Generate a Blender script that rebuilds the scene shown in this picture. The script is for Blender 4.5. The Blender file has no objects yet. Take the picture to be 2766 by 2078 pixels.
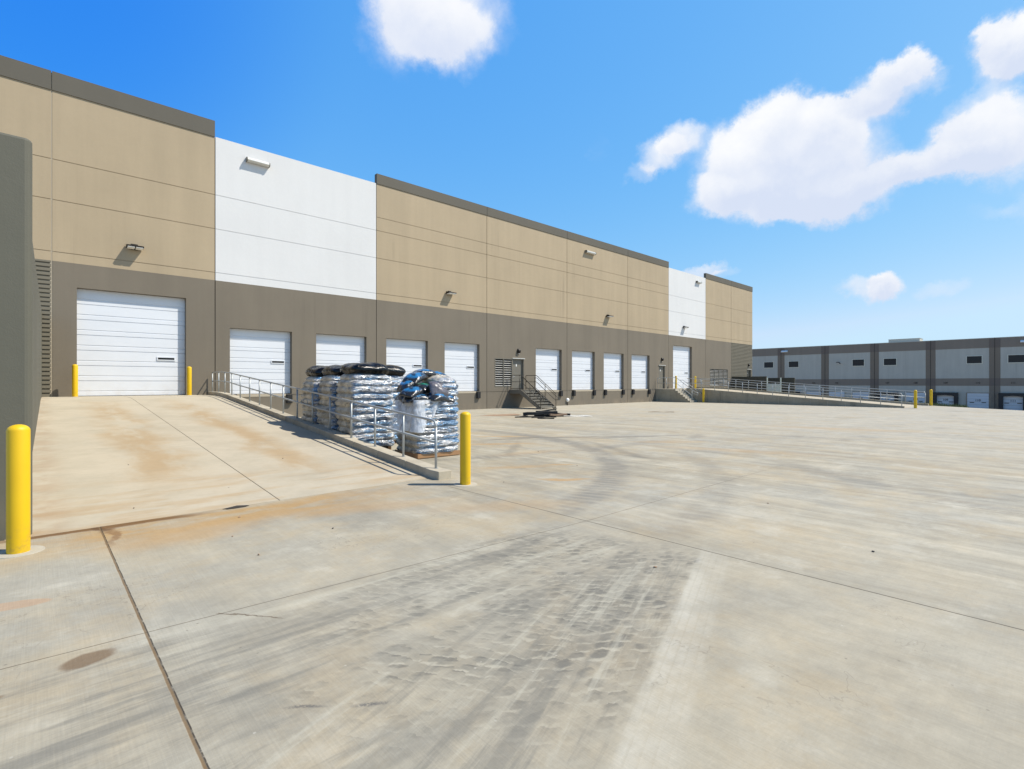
import bpy, bmesh, math, random
from mathutils import Vector, Matrix, noise as mn
R = math.radians
random.seed(7)
scn = bpy.context.scene
COL = scn.collection
YF = 26.45            # plane of the long warehouse wall
DK = 1.18             # dock height

# ------------------------------------------------------------------ objects
def tag(o, label=None, cat=None, group=None, kind=None):
    if label: o['label'] = label
    if cat: o['category'] = cat
    if group: o['group'] = group
    if kind: o['kind'] = kind
    return o
def thing(name, loc, label, cat, group=None, rz=0.0):
    o = bpy.data.objects.new(name, None); COL.objects.link(o)
    o.empty_display_size = .3
    o.location = loc; o.rotation_euler = (0, 0, rz)
    return tag(o, label, cat, group)
def depth_loc(p):
    v = Vector((0, 0, 0))
    while p: v += Vector(p.location); p = p.parent
    return v
def obj(name, bm, mats, parent=None, local=False, smooth=False, bev=0, loc=None):
    """links a bmesh as ONE mesh object; verts are in world metres unless local"""
    bm.normal_update()
    if parent and not local:
        bmesh.ops.translate(bm, verts=bm.verts, vec=-depth_loc(parent))
    if loc is not None:
        bmesh.ops.translate(bm, verts=bm.verts, vec=-Vector(loc))
    me = bpy.data.meshes.new(name); bm.to_mesh(me); bm.free()
    for m in (mats if isinstance(mats, (list, tuple)) else [mats]): me.materials.append(m)
    if smooth: me.polygons.foreach_set('use_smooth', [True]*len(me.polygons))
    o = bpy.data.objects.new(name, me); COL.objects.link(o)
    if parent: o.parent = parent
    if loc is not None: o.location = loc
    if bev:
        b = o.modifiers.new('bevel', 'BEVEL'); b.width = bev; b.segments = 2; b.limit_method = 'ANGLE'; b.angle_limit = R(40)
    return o
def copy_tree(o, parent=None):
    c = o.copy(); COL.objects.link(c)
    if parent is not None: c.parent = parent
    for ch in list(o.children): copy_tree(ch, c)
    return c
BM = bmesh.new
def box(bm, x0, x1, y0, y1, z0, z1, mi=0):
    v = [bm.verts.new(p) for p in ((x0,y0,z0),(x1,y0,z0),(x1,y1,z0),(x0,y1,z0),(x0,y0,z1),(x1,y0,z1),(x1,y1,z1),(x0,y1,z1))]
    for q in ((0,3,2,1),(4,5,6,7),(0,1,5,4),(1,2,6,5),(2,3,7,6),(3,0,4,7)):
        bm.faces.new([v[i] for i in q]).material_index = mi
    return v
def prism(bm, pts, a0, a1, axis):
    """extrude polygon pts (2D) along axis from a0 to a1. axis 0: pts are (y,z); 1: (x,z); 2: (x,y)"""
    def P(p, a): return (a, p[0], p[1]) if axis == 0 else ((p[0], a, p[1]) if axis == 1 else (p[0], p[1], a))
    A = [bm.verts.new(P(p, a0)) for p in pts]; B = [bm.verts.new(P(p, a1)) for p in pts]
    n = len(pts)
    fs = [bm.faces.new(A), bm.faces.new(B[::-1])]
    for i in range(n): fs.append(bm.faces.new((A[(i+1) % n], A[i], B[i], B[(i+1) % n])))
    bmesh.ops.recalc_face_normals(bm, faces=fs)
def tube(bm, pts, r, n=10, caps=True):
    pts = [Vector(p) for p in pts]
    rings = []
    up = None
    for i, p in enumerate(pts):
        if i == 0: d = (pts[1]-p)
        elif i == len(pts)-1: d = (p-pts[i-1])
        else: d = (pts[i+1]-p).normalized() + (p-pts[i-1]).normalized()
        d.normalize()
        if up is None:
            up = Vector((0,0,1)) if abs(d.z) < .9 else Vector((1,0,0))
        a = d.cross(up).normalized(); b = a.cross(d).normalized(); up = b
        k = 1.0
        if 0 < i < len(pts)-1:
            c = max(.35, (pts[i+1]-p).normalized().dot(d)); k = 1/c
        rings.append([bm.verts.new(p + a*math.cos(t)*r*min(k,1.3) + b*math.sin(t)*r) for t in [2*math.pi*j/n for j in range(n)]])
    for A, B in zip(rings, rings[1:]):
        for j in range(n):
            f = bm.faces.new((A[j], A[(j+1)%n], B[(j+1)%n], B[j])); f.smooth = True
    if caps:
        bm.faces.new(rings[0][::-1]); bm.faces.new(rings[-1])
def lathe(bm, prof, cx, cy, n=28):
    rings = []
    for r, z in prof:
        if r < 1e-5: rings.append([bm.verts.new((cx, cy, z))])
        else: rings.append([bm.verts.new((cx+r*math.cos(2*math.pi*j/n), cy+r*math.sin(2*math.pi*j/n), z)) for j in range(n)])
    for A, B in zip(rings, rings[1:]):
        for j in range(n):
            k = (j+1) % n
            if len(A) == 1: bm.faces.new((A[0], B[k], B[j]))
            elif len(B) == 1: bm.faces.new((A[j], A[k], B[0]))
            else: bm.faces.new((A[j], A[k], B[k], B[j]))
    bmesh.ops.recalc_face_normals(bm, faces=bm.faces)
def arc(p0, p1, p2, rad=.08, n=5):
    """round the corner p1"""
    p0, p1, p2 = map(Vector, (p0, p1, p2))
    a = p1 + (p0-p1).normalized()*rad; b = p1 + (p2-p1).normalized()*rad
    return [a*(1-t)**2 + p1*2*t*(1-t) + b*t*t for t in [i/n for i in range(n+1)]]

# ------------------------------------------------------------------ materials
class NT:
    def __init__(s, name, world=False):
        if world:
            s.m = bpy.data.worlds.new(name); s.m.use_nodes = True
        else:
            s.m = bpy.data.materials.new(name); s.m.use_nodes = True
        s.t = s.m.node_tree; s.t.nodes.clear()
    def n(s, t, **k):
        x = s.t.nodes.new(t)
        for a, b in k.items(): setattr(x, a, b)
        return x
    def put(s, sock, v):
        if isinstance(v, bpy.types.NodeSocket): s.t.links.new(v, sock)
        elif v is not None:
            if isinstance(v, (tuple, list)) and len(v) == 3 and sock.type == 'RGBA': v = (*v, 1)
            sock.default_value = v
    def math(s, op, a, b=None, c=None, clamp=False):
        x = s.n('ShaderNodeMath', operation=op, use_clamp=clamp)
        s.put(x.inputs[0], a)
        if b is not None: s.put(x.inputs[1], b)
        if c is not None: s.put(x.inputs[2], c)
        return x.outputs[0]
    def add(s, a, b): return s.math('ADD', a, b)
    def sub(s, a, b): return s.math('SUBTRACT', a, b)
    def mul(s, a, b): return s.math('MULTIPLY', a, b)
    def vm(s, op, a, b=None):
        x = s.n('ShaderNodeVectorMath', operation=op); s.put(x.inputs[0], a)
        if op == 'SCALE': x.inputs['Scale'].default_value = 1.1
        if b is not None: s.put(x.inputs[1], b)
        return x.outputs[0]
    def pos(s): return s.n('ShaderNodeTexCoord').outputs['Object']
    def geo(s): return s.n('ShaderNodeNewGeometry').outputs['Position']
    def sep(s, v):
        x = s.n('ShaderNodeSeparateXYZ'); s.put(x.inputs[0], v); return x.outputs
    def comb(s, a, b, c):
        x = s.n('ShaderNodeCombineXYZ')
        for i, v in enumerate((a, b, c)): s.put(x.inputs[i], v)
        return x.outputs[0]
    def mapping(s, v, sc=(1,1,1), loc=(0,0,0), rot=(0,0,0)):
        x = s.n('ShaderNodeMapping'); s.put(x.inputs[0], v)
        x.inputs['Location'].default_value = loc; x.inputs['Rotation'].default_value = rot; x.inputs['Scale'].default_value = sc
        return x.outputs[0]
    def noise(s, v, scale=1, detail=3, rough=.5, dist=0, col=False):
        x = s.n('ShaderNodeTexNoise'); s.put(x.inputs['Vector'], v)
        x.inputs['Scale'].default_value = scale; x.inputs['Detail'].default_value = detail
        x.inputs['Roughness'].default_value = rough; x.inputs['Distortion'].default_value = dist
        return x.outputs['Color' if col else 'Fac']
    def vor(s, v, scale=1, feature='DISTANCE_TO_EDGE', out='Distance', rnd=1):
        x = s.n('ShaderNodeTexVoronoi', feature=feature); s.put(x.inputs['Vector'], v)
        x.inputs['Scale'].default_value = scale; x.inputs['Randomness'].default_value = rnd
        return x.outputs[out]
    def mr(s, v, a, b, c=0, d=1, smooth=True):
        x = s.n('ShaderNodeMapRange', interpolation_type='SMOOTHSTEP' if smooth else 'LINEAR'); s.put(x.inputs[0], v)
        for i, q in enumerate((a, b, c, d)): s.put(x.inputs[i+1], q)
        return x.outputs[0]
    def mix(s, f, a, b, mode='MIX'):
        x = s.n('ShaderNodeMix', data_type='RGBA', blend_type=mode)
        s.put(x.inputs[0], f); s.put(x.inputs[6], a); s.put(x.inputs[7], b)
        return x.outputs[2]
    def bump(s, h, strength=.3, dist=.01, nrm=None):
        x = s.n('ShaderNodeBump'); s.put(x.inputs['Height'], h)
        x.inputs['Strength'].default_value = strength; x.inputs['Distance'].default_value = dist
        if nrm is not None: s.put(x.inputs['Normal'], nrm)
        return x.outputs[0]
    def bsdf(s, **k):
        x = s.n('ShaderNodeBsdfPrincipled')
        for a, b in k.items():
            s.put(x.inputs[a.replace('_', ' ')], b)
        return x.outputs[0]
    def out(s, sh):
        x = s.n('ShaderNodeOutputMaterial'); s.t.links.new(sh, x.inputs[0]); return s.m
    def band(s, v, c, hw, soft=.02):
        """1 inside |v-c|<hw, soft edges"""
        return s.mr(s.math('ABSOLUTE', s.sub(v, c)), hw-soft, hw+soft, 1, 0)
    def blob(s, X, Y, cx, cy, rx, ry, ang=0, soft=.5):
        dx = s.sub(X, cx); dy = s.sub(Y, cy)
        c, q = math.cos(R(ang)), math.sin(R(ang))
        u = s.math('DIVIDE', s.add(s.mul(dx, c), s.mul(dy, q)), rx)
        w = s.math('DIVIDE', s.sub(s.mul(dy, c), s.mul(dx, q)), ry)
        d = s.math('SQRT', s.add(s.mul(u, u), s.mul(w, w)))
        return s.mr(d, 1-soft, 1+soft*.3, 1, 0)

def paint(name, col, var=.06, rough=.75, streak=.05, bumpy=.25):
    s = NT(name); P = s.geo()
    a = s.noise(P, .35, 4, .6); b = s.noise(s.mapping(P, (1.6, 1.6, .12)), 1, 4, .6); c = s.noise(P, 14, 4, .65)
    f = s.add(s.mul(s.sub(a, .5), var*4), s.add(s.mul(s.sub(b, .5), streak*3), s.mul(s.sub(c, .5), .06)))
    k = s.add(1, f)
    colr = s.mix(1, col, s.comb(k, k, k), 'MULTIPLY')
    dr = s.mul(s.mr(s.noise(s.mapping(P, (3.2, 3.2, .10), loc=(4, 0, 2)), 1, 3, .6), .58, .74), s.mr(s.noise(s.mapping(P, (.5, .5, .3)), 1, 3), .42, .62))
    kd = s.sub(1, s.mul(dr, streak*1.6)); colr = s.mix(1, colr, s.comb(kd, kd, kd), 'MULTIPLY')
    sf = s.mul(s.mr(s.noise(s.mapping(P, (9, 9, 26), loc=(1, 7, 0)), 1, 3, .7), .66, .72), s.mul(s.mr(s.noise(P, .45, 2), .5, .6), s.mr(s.sep(P)[2], 2.2, .6)))
    colr = s.mix(s.mul(sf, .45), colr, (.07, .06, .05))
    # dust thrown up by rain at the foot of the wall
    z = s.sep(P)[2]
    d = s.mul(s.mr(z, -.1, .55, 1, 0), s.mr(s.noise(s.mapping(P, (1, 1, .35)), 1.3, 4, .6), .42, .68))
    colr = s.mix(s.mul(d, .4), colr, (.36, .28, .19))
    nr = s.bump(s.add(s.noise(P, 55, 3, .6), s.mul(s.noise(P, 5, 3, .6), 1.5)), bumpy, .006)
    return s.out(s.bsdf(Base_Color=colr, Roughness=rough, Normal=nr))
def plain(name, col, rough=.5, metal=0, var=.1, scale=8, bump=0, coat=0):
    s = NT(name); P = s.pos()
    k = s.add(1-var/2, s.mul(s.noise(P, scale, 4, .6), var))
    colr = s.mix(1, col, s.comb(k, k, k), 'MULTIPLY')
    kw = dict(Base_Color=colr, Roughness=s.add(rough-.05, s.mul(s.noise(P, scale*2.3, 3), .1)), Metallic=metal, Coat_Weight=coat)
    if bump: kw['Normal'] = s.bump(s.noise(P, scale*3, 4, .6), bump, .01)
    return s.out(s.bsdf(**kw))

M = {}
M['beige'] = paint('beige_paint', (.395, .310, .200), .05, streak=.08)
M['grey'] = paint('taupe_paint', (.170, .143, .106), .07, streak=.09)
M['white'] = paint('white_paint', (.655, .65, .64), .03, streak=.03)
M['cap'] = paint('dark_taupe_paint', (.105, .094, .072), .06)
M['rib'] = paint('ribbed_paint', (.165, .147, .108), .05)
M['pier'] = paint('grey_green_wall_paint', (.108, .105, .080), .12, bumpy=.3)
M['joint'] = plain('joint_sealant', (.035, .03, .024), .8)
M['seal_pale'] = plain('pale_sealant', (.42, .36, .27), .8)
M['reveal'] = plain('reveal_shadow_paint', (.20, .165, .12), .8)
M['roof'] = plain('roof_membrane', (.45, .45, .43), .8)
M['black'] = plain('black_rubber', (.012, .012, .013), .6, var=.4)
M['darkmetal'] = plain('dark_bronze_metal', (.025, .022, .02), .4, .6)
M['lens'] = plain('frosted_lens', (.85, .85, .82), .25)
M['fixture'] = plain('pale_fixture_metal', (.62, .61, .57), .35, .3)
M['galv'] = plain('galvanised_steel', (.40, .42, .42), .45, .35, var=.35, scale=5)
M['greymetal'] = plain('grey_painted_steel', (.17, .155, .125), .5, .1, var=.2, scale=3)
M['darkrail'] = plain('brown_painted_rail', (.055, .047, .034), .45, .2, var=.2)
M['glass'] = plain('dark_glass', (.005, .005, .005), .5)
M['wood'] = plain('pallet_wood', (.34, .19, .09), .8, var=.6, scale=5, bump=.4)
M['card'] = plain('weathered_cardboard', (.30, .20, .13), .85, var=.5, scale=4)

def m_door():
    s = NT('white_door_steel'); P = s.geo()
    k = s.add(.93, s.mul(s.noise(P, 1.1, 4, .6), .12))
    d = s.mul(s.mr(s.sep(P)[2], DK, DK+.9, 1, 0), s.mr(s.noise(P, 3, 4, .6), .4, .75))
    c = s.mix(1, (.70, .72, .755), s.comb(k, k, k), 'MULTIPLY'); c = s.mix(s.mul(d, .22), c, (.5, .42, .32))
    return s.out(s.bsdf(Base_Color=c, Roughness=.42, Normal=s.bump(s.noise(s.mapping(P, (120, 1, 4)), 1, 2), .06, .003)))
M['door'] = m_door()
def m_yellow():
    s = NT('yellow_bollard_sleeve'); P = s.geo()
    z = s.sep(s.pos())[2]
    d = s.mul(s.mr(z, 0, .35, 1, 0), s.mr(s.noise(P, 9, 5, .65), .45, .7))
    c = s.mix(s.mul(d, .6), s.mix(s.noise(P, 4, 4), (.68, .42, .002), (.76, .49, .003)), (.35, .22, .06))
    sc = s.mr(s.noise(s.mapping(P, (8, 8, 40)), 1, 3, .7), .69, .74)
    c = s.mix(s.mul(sc, .5), c, (.45, .3, .05)); s2 = s.mr(s.noise(s.mapping(P, (30, 30, 70), loc=(3, 3, 3)), 1, 3, .7), .70, .73); c = s.mix(s.mul(s2, .7), c, (.12, .09, .05))
    return s.out(s.bsdf(Base_Color=c, Roughness=.5, Normal=s.bump(s.noise(P, 26, 3), .08, .004)))
M['yellow'] = m_yellow()
def m_conc(name, c1, c2, stain=.35, topz=None):
    s = NT(name); P = s.geo()
    a = s.noise(P, .9, 5, .6); b = s.noise(P, 9, 5, .65); st = s.noise(s.mapping(P, (1.2, 1.2, .35)), 1.3, 5, .65)
    c = s.mix(s.mr(a, .35, .65), c1, c2)
    c = s.mix(s.mul(s.mr(st, .5, .72), stain), c, (.13, .12, .085))
    k = s.add(.84, s.mul(b, .32)); c = s.mix(1, c, s.comb(k, k, k), 'MULTIPLY')
    pit = s.mr(s.vor(P, 22, 'F1'), .0, .12, 1, 0)
    c = s.mix(s.mul(s.mul(pit, s.mr(b, .5, .6)), .4), c, (.08, .07, .05))
    nr = s.bump(s.add(s.noise(P, 40, 4, .7), s.mul(b, 1.5)), .35, .008)
    return s.out(s.bsdf(Base_Color=c, Roughness=.85, Normal=nr))
M['conc'] = m_conc('weathered_concrete', (.29, .25, .175), (.34, .30, .22), .5)
M['kerb'] = m_conc('kerb_concrete', (.47, .42, .325), (.37, .325, .245), .35)
M['slabtop'] = m_conc('pale_slab_concrete', (.47, .43, .35), (.40, .37, .30), .15)

# --- the yard
def yard_material():
    s = NT('broomed_yard_concrete'); P = s.geo(); X, Y, Z = s.sep(P)
    wob = s.noise(P, 1.7, 4, .65, col=True); wx, wy, _ = s.sep(wob)
    Xd = s.add(X, s.mul(s.sub(wx, .5), .5)); Yd = s.add(Y, s.mul(s.sub(wy, .5), .5))
    wob2 = s.noise(P, .6, 4, .65, col=True); vx, vy, _ = s.sep(wob2)
    Xl = s.add(X, s.mul(s.sub(vx, .5), 2.4)); Yl = s.add(Y, s.mul(s.sub(vy, .5), 2.4))
    big = s.noise(P, .16, 5, .6); mid = s.noise(P, .9, 6, .65); fine = s.noise(P, 9, 5, .7); grit = s.noise(P, 70, 3, .7)
    streak = s.noise(s.mapping(P, (1.5, .16, 1), rot=(0, 0, R(6))), 1, 6, .7)
    streak2 = s.noise(s.mapping(P, (5.5, .5, 1), rot=(0, 0, R(-4))), 1, 5, .7)
    c = s.mix(s.mr(big, .38, .62), (.365, .335, .275), (.335, .32, .282))
    c = s.mix(s.mul(s.mr(mid, .42, .66), .5), c, (.42, .365, .275))
    # traffic streaks out in the yard (run with the broom lines)
    far = s.mr(s.add(X, s.mul(Y, .25)), 3.5, 8)
    k = s.add(1, s.mul(s.mul(s.sub(streak, .5), 1.35), s.add(.35, s.mul(far, .65))))
    k = s.add(k, s.mul(s.sub(streak2, .5), s.add(.10, s.mul(far, .42))))
    c = s.mix(1, c, s.comb(k, k, k), 'MULTIPLY')
    c = s.mix(s.mul(s.mul(s.mr(s.noise(s.mapping(P, (.8, .13, 1), loc=(7, 3, 0)), 1, 5, .65), .5, .68), far), .42), c, (.385, .31, .21))
    # fade to paler, cooler slab further out
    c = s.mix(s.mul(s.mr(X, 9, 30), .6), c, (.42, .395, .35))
    # cloudy laitance patches
    c = s.mix(s.mul(s.mr(s.noise(P, 1.35, 6, .68), .53, .68), .42), c, (.50, .475, .415))
    # dark rubber wash in big soft patches
    c = s.mix(s.mul(s.mul(s.mr(s.noise(s.mapping(P, loc=(31, 4, 0)), .42, 5, .65), .5, .7), s.mr(Y, 1, 22, 1, .3)), .42), c, (.20, .19, .168))
    mot = s.noise(s.mapping(P, loc=(9, 17, 0)), 2.3, 7, .72)
    k = s.add(1, s.mul(s.sub(mot, .5), .55)); c = s.mix(1, c, s.comb(k, k, k), 'MULTIPLY')
    tanp = s.mul(s.mr(s.noise(s.mapping(P, loc=(5, 40, 0)), .7, 6, .7), .48, .64), .36)
    c = s.mix(tanp, c, (.40, .315, .20))
    # ---- tyre tracks -----------------------------------------------------
    jit = s.vm('SCALE', s.noise(P, 5, 4, .65, col=True))
    def lugs(u, v, sc, seed):
        # staggered tyre lugs: local position inside each lug gives one dark leading edge and one pale trailing edge
        w = s.comb(s.add(s.mul(u, sc*1.1), s.mul(v, sc*.5)), s.mul(v, sc*1.15), seed)
        w = s.vm('ADD', w, jit)
        x = s.n('ShaderNodeTexVoronoi', feature='F1'); s.put(x.inputs['Vector'], w); x.inputs['Scale'].default_value = 1; x.inputs['Randomness'].default_value = .55
        lx, ly, _ = s.sep(s.vm('SUBTRACT', w, x.outputs['Position']))
        rnd = s.sep(x.outputs['Color'])[0]
        lead = s.mul(s.mr(s.add(lx, s.mul(ly, .35)), .10, .34), s.mr(s.math('ABSOLUTE', ly), .52, .22))
        trail = s.mul(s.mr(s.add(lx, s.mul(ly, .35)), -.22, -.46), s.mr(s.math('ABSOLUTE', ly), .55, .3))
        body = s.mr(x.outputs['Distance'], .55, .30)
        return lead, trail, body, rnd
    c30, s30 = .936, .351
    U = s.add(s.mul(X, c30), s.mul(Y, s30)); V = s.sub(s.mul(Y, c30), s.mul(X, s30))      # along / across the diagonal run
    Vd = s.sub(s.mul(Yd, c30), s.mul(Xd, s30))
    end = s.mr(s.add(s.mul(Xd, 1.0), s.mul(s.sub(Y, 3), .3)), 4.5, 4.95, 1, 0)
    def track(mask, u, v, sc, seed, dark, amt):
        nonlocal c
        lead, trail, body, rnd = lugs(u, v, sc, seed)
        patch = s.mr(s.noise(s.mapping(P, loc=(seed*3, seed, 0)), 1.6, 5, .65), .34, .62)
        m = s.mul(mask, s.add(.15, s.mul(patch, .9)))
        m = s.mul(m, s.mr(fine, .25, .5, .55, 1))
        c = s.mix(s.mul(m, amt*.42), c, dark)
        c = s.mix(s.mul(s.mul(m, body), s.mul(s.add(.15, s.mul(rnd, .85)), amt*.8)), c, dark)
        c = s.mix(s.mul(s.mul(m, lead), s.mul(s.mr(rnd, .1, .7), .6)), c, (.115, .11, .10))
        c = s.mix(s.mul(s.mul(m, trail), .5), c, (.46, .43, .36))
        return m
    g1 = track(s.mul(s.band(s.add(Yd, s.mul(s.math('ABSOLUTE', s.sub(X, 3.6)), .12)), 3.78, .42, .14), s.mul(end, s.mr(X, .9, 2))), X, Y, 8.2, 3, (.165, .16, .142), .85)
    g2 = track(s.mul(s.band(Vd, 1.02, .38, .07), s.mul(end, s.mr(U, 1.6, 3.2))), U, V, 7.6, 9, (.13, .127, .118), 1.0)
    g3 = track(s.mul(s.band(s.add(Yd, s.mul(Xd, .03)), 2.62, .40, .12), s.mul(s.mr(Xd, 3.2, 4.2, 1, 0), s.mr(Xd, .5, 1.6))), X, Y, 8.4, 14, (.18, .175, .155), .75)
    g4 = track(s.mul(s.band(Vd, 1.75, .27, .07), s.mul(end, s.mr(U, 2.6, 4.0))), U, V, 8.2, 21, (.155, .15, .135), .75)
    # rubber and dust drawn out along both runs
    reg = s.mul(s.mr(Xd, 5.0, 4.3), s.mul(s.mr(Yd, 4.5, 4.0), s.mr(V, .45, .8)))
    d1 = s.noise(s.mapping(s.comb(s.mul(U, .38), s.mul(V, 4.2), 2), loc=(2, 8, 1)), 1, 6, .7); d2 = s.noise(s.mapping(s.comb(s.mul(X, .4), s.mul(Y, 3.6), 7)), 1, 6, .7)
    ds = s.mix(s.mr(Y, 2.4, 3.3), s.comb(d1, d1, d1), s.comb(d2, d2, d2)); ds = s.sep(ds)[0]
    c = s.mix(s.mul(s.mul(reg, s.mr(ds, .50, .64)), .55), c, (.17, .165, .15))
    c = s.mix(s.mul(s.mul(reg, s.mr(ds, .47, .36)), .42), c, (.47, .45, .385))
    # smooth smears in the lower left
    sm = s.noise(s.mapping(P, (.45, 3.2, 1), rot=(0, 0, R(9))), 1, 5, .65)
    lft = s.mul(s.mr(X, .2, 2.6, 1, 0), s.mul(s.mr(Y, 4.35, 3.7), s.mr(sm, .47, .66)))
    c = s.mix(s.mul(lft, .72), c, (.17, .165, .15))
    # pale dusty wheel strip beside the diagonal run
    ribs = s.mr(s.math('FRACT', s.mul(V, 17)), .0, .35)
    strip = s.mul(s.mul(s.band(s.add(V, s.mul(s.sub(wx, .5), .10)), .50, .14, .035), s.mr(V, .32, .62, .35, 1)), s.mul(s.mr(U, 1.2, 2.6), s.mr(U, 5.9, 5.2)))
    strip = s.mul(strip, s.mr(s.noise(s.mapping(P, (1, 1, 1)), 2.4, 5, .7), .32, .62, .3, 1)); c = s.mix(s.mul(strip, s.add(.26, s.mul(ribs, .18))), c, (.56, .545, .50))
    strip2 = s.mul(s.band(V, .10, .07, .06), s.mul(s.mr(U, 1.5, 3.4), s.mr(U, 5.8, 5.0)))
    c = s.mix(s.mul(strip2, .07), c, (.55, .525, .46))
    # curved run swinging out to the docks
    for cx, cy, rad, hw, am in ((3.3, 13.0, 8.55, .27, .6), (3.9, 13.6, 10.6, .24, .35), (12.5, 22.5, 14.2, .22, .42), (24, -6, 15.9, .2, .3)):
        dx = s.sub(Xd, cx); dy = s.sub(Yd, cy)
        rr = s.math('SQRT', s.add(s.mul(dx, dx), s.mul(dy, dy)))
        rn = s.math('SQRT', s.add(s.mul(s.sub(X, cx), s.sub(X, cx)), s.mul(s.sub(Y, cy), s.sub(Y, cy))))
        an = s.math('ARCTAN2', s.sub(Y, cy), s.sub(X, cx))
        msk = s.mul(s.band(s.add(s.mul(rr, .3), s.mul(rn, .7)), rad, hw, .14), s.mul(s.mr(s.sub(X, s.mul(Y, .1)), 4.3, 5.0), s.mr(X, 15, 11)))
        rib = s.mr(s.math('SINE', s.mul(an, rad*32)), -.7, .3, .55, 1)
        msk = s.mul(s.mul(msk, rib), s.mr(s.noise(P, 1.5, 4, .6), .3, .6, .3, 1))
        c = s.mix(s.mul(msk, am), c, (.155, .15, .145))
    # dark skids near the loads
    for bx in ((12.2, 10.9, 2.8, .22, -38, .6), (14.2, 9.3, 2.6, .14, -25, .5), (10.6, 11.6, 1.1, .25, -20, .5), (16.5, 14.5, 2.2, .14, -48, .45), (20, 13.4, 3, .12, -40, .35), (9.2, 9.9, 1.8, .18, 42, .35), (11, 8, 2.5, .2, 60, .3), (26, 15, 3.5, .15, -50, .4), (31, 12, 3.5, .2, -60, .35), (24, 20, 2.5, .15, -45, .35), (18, 5.5, 3.5, .2, -80, .3), (15.5, 8.1, .9, .3, 20, .35)):
        c = s.mix(s.mul(s.mul(s.blob(Xd, Yd, *bx[:5], .7), bx[5]), s.mr(fine, .3, .55, .5, 1)), c, (.115, .108, .10))
    # ---- rust and damp ------------------------------------------------
    ru = s.mul(s.band(s.add(Y, s.mul(s.sub(wy, .5), .9)), 7.35, .52, .4), s.mul(s.mr(X, 5.6, 2.8), s.mr(X, .0, .6, .45, 1)))
    ru = s.mul(ru, s.mr(s.noise(s.mapping(P, (1, 2.5, 1)), 1.1, 5, .7), .36, .62, .25, 1)); c = s.mix(s.mul(ru, .7), c, (.40, .235, .075))
    for bx in ((1.3, 6.75, .95, .5, 10, .5), (3.2, 6.6, 1.7, .35, -20, .38), (4.7, 5.4, 1.2, .35, -30, .3), (6.9, 6.1, .55, .12, -40, .75), (8.1, 7.2, .45, .10, -40, .65), (7.2, 7.6, .9, .2, -30, .4), (10.9, 12.4, .9, .16, -40, .75), (9.6, 10.9, 1.1, .22, -35, .65), (8.9, 9.0, 1.2, .3, -10, .28), (13.5, 8, 1.3, .35, -40, .32), (22, 6, 3.5, .7, -75, .3), (13, 5.8, 2.5, .4, -70, .3)):
        c = s.mix(s.mul(s.blob(Xd, Yd, *bx[:5], .75), bx[5]), c, (.42, .26, .11))
    wet = s.mul(s.band(s.add(s.add(Y, s.mul(X, .04)), s.mul(s.sub(wy, .5), .16)), 7.76, .085, .04), s.mul(s.mr(X, 1.9, 1.2), s.mr(X, -.4, .0, .6, 1)))
    c = s.mix(s.mul(wet, .9), c, (.15, .075, .025))
    c = s.mix(s.mul(s.blob(Xd, Yd, .56, 7.75, .07, .28, 0, .5), .9), c, (.12, .065, .03))
    c = s.mix(s.mul(s.blob(Xd, Yd, .62, 7.3, .05, .5, 0, .6), .7), c, (.20, .11, .05))
    Xs = s.add(X, s.mul(s.sub(wx, .5), .10)); Ys = s.add(Y, s.mul(s.sub(wy, .5), .12))
    c = s.mix(s.mul(s.blob(s.add(Xs, s.mul(s.sub(fine, .5), .06)), s.add(Ys, s.mul(s.sub(fine, .5), .05)), .235, 4.10, .15, .10, 15, .3), s.mr(grit, .2, .5, .62, .85)), c, (.17, .115, .07))
    c = s.mix(s.mul(s.blob(Xs, Ys, -.14, 5.5, .26, .10, -12, .15), .6), c, (.42, .27, .17))
    c = s.mix(s.mul(s.blob(Xs, Ys, -.16, 3.93, .04, .03, 0, .5), .6), c, (.19, .13, .08))
    for bx in ((1.04, 2.73, .13, .02, -38, .75), (1.30, 2.53, .12, .024, -28, .75)):
        c = s.mix(s.mul(s.mul(s.blob(Xs, Ys, *bx[:5], .8), bx[5]), s.mr(grit, .35, .55)), c, (.09, .09, .095))
    # a ragged crack off the long joint
    cr = s.sub(Ys, s.add(4.24, s.mul(s.sub(X, 1.02), -1.22)))
    cr = s.add(cr, s.mul(s.sub(s.noise(P, 14, 3, .6), .5), .10))
    c = s.mix(s.mul(s.mul(s.band(cr, 0, .012, .008), s.mul(s.mr(X, .97, 1.0), s.mr(X, 1.33, 1.28))), .8), c, (.12, .09, .06))
    # ---- joints ---------------------------------------------------------
    wj = s.mul(s.sub(s.noise(P, 6, 3, .6), .5), .008)
    Xj = s.add(X, wj); Yj = s.add(Y, wj)
    yard = s.mr(Y, 7.9, 7.85)
    jn = s.mul(s.band(Xj, .55, .0075, .003), yard); c = s.mix(s.mul(jn, s.add(.5, s.mul(fine, .7))), c, (.17, .11, .055))
    c = s.mix(s.mul(s.mul(s.band(Xj, .561, .0035, .002), yard), s.mr(fine, .35, .5, .2, .95)), c, (.045, .035, .025))
    pale = s.mul(s.band(Xj, .55, .05, .012), yard); 
    hj = s.sub(0, jn)
    for xx, w, a in ((5.0, .0065, 1.0), (9.43, .006, .8), (13.86, .006, .25), (18.3, .006, .35), (22.7, .006, .2), (27.1, .008, .3), (31.6, .008, .3)):
        q = s.mul(s.band(Xj, xx, w, .004), s.mr(Y, 7.0, 6.9) if xx < 6 else 1.0)
        c = s.mix(s.mul(q, a), c, (.07, .058, .04)); hj = s.sub(hj, q)
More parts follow.
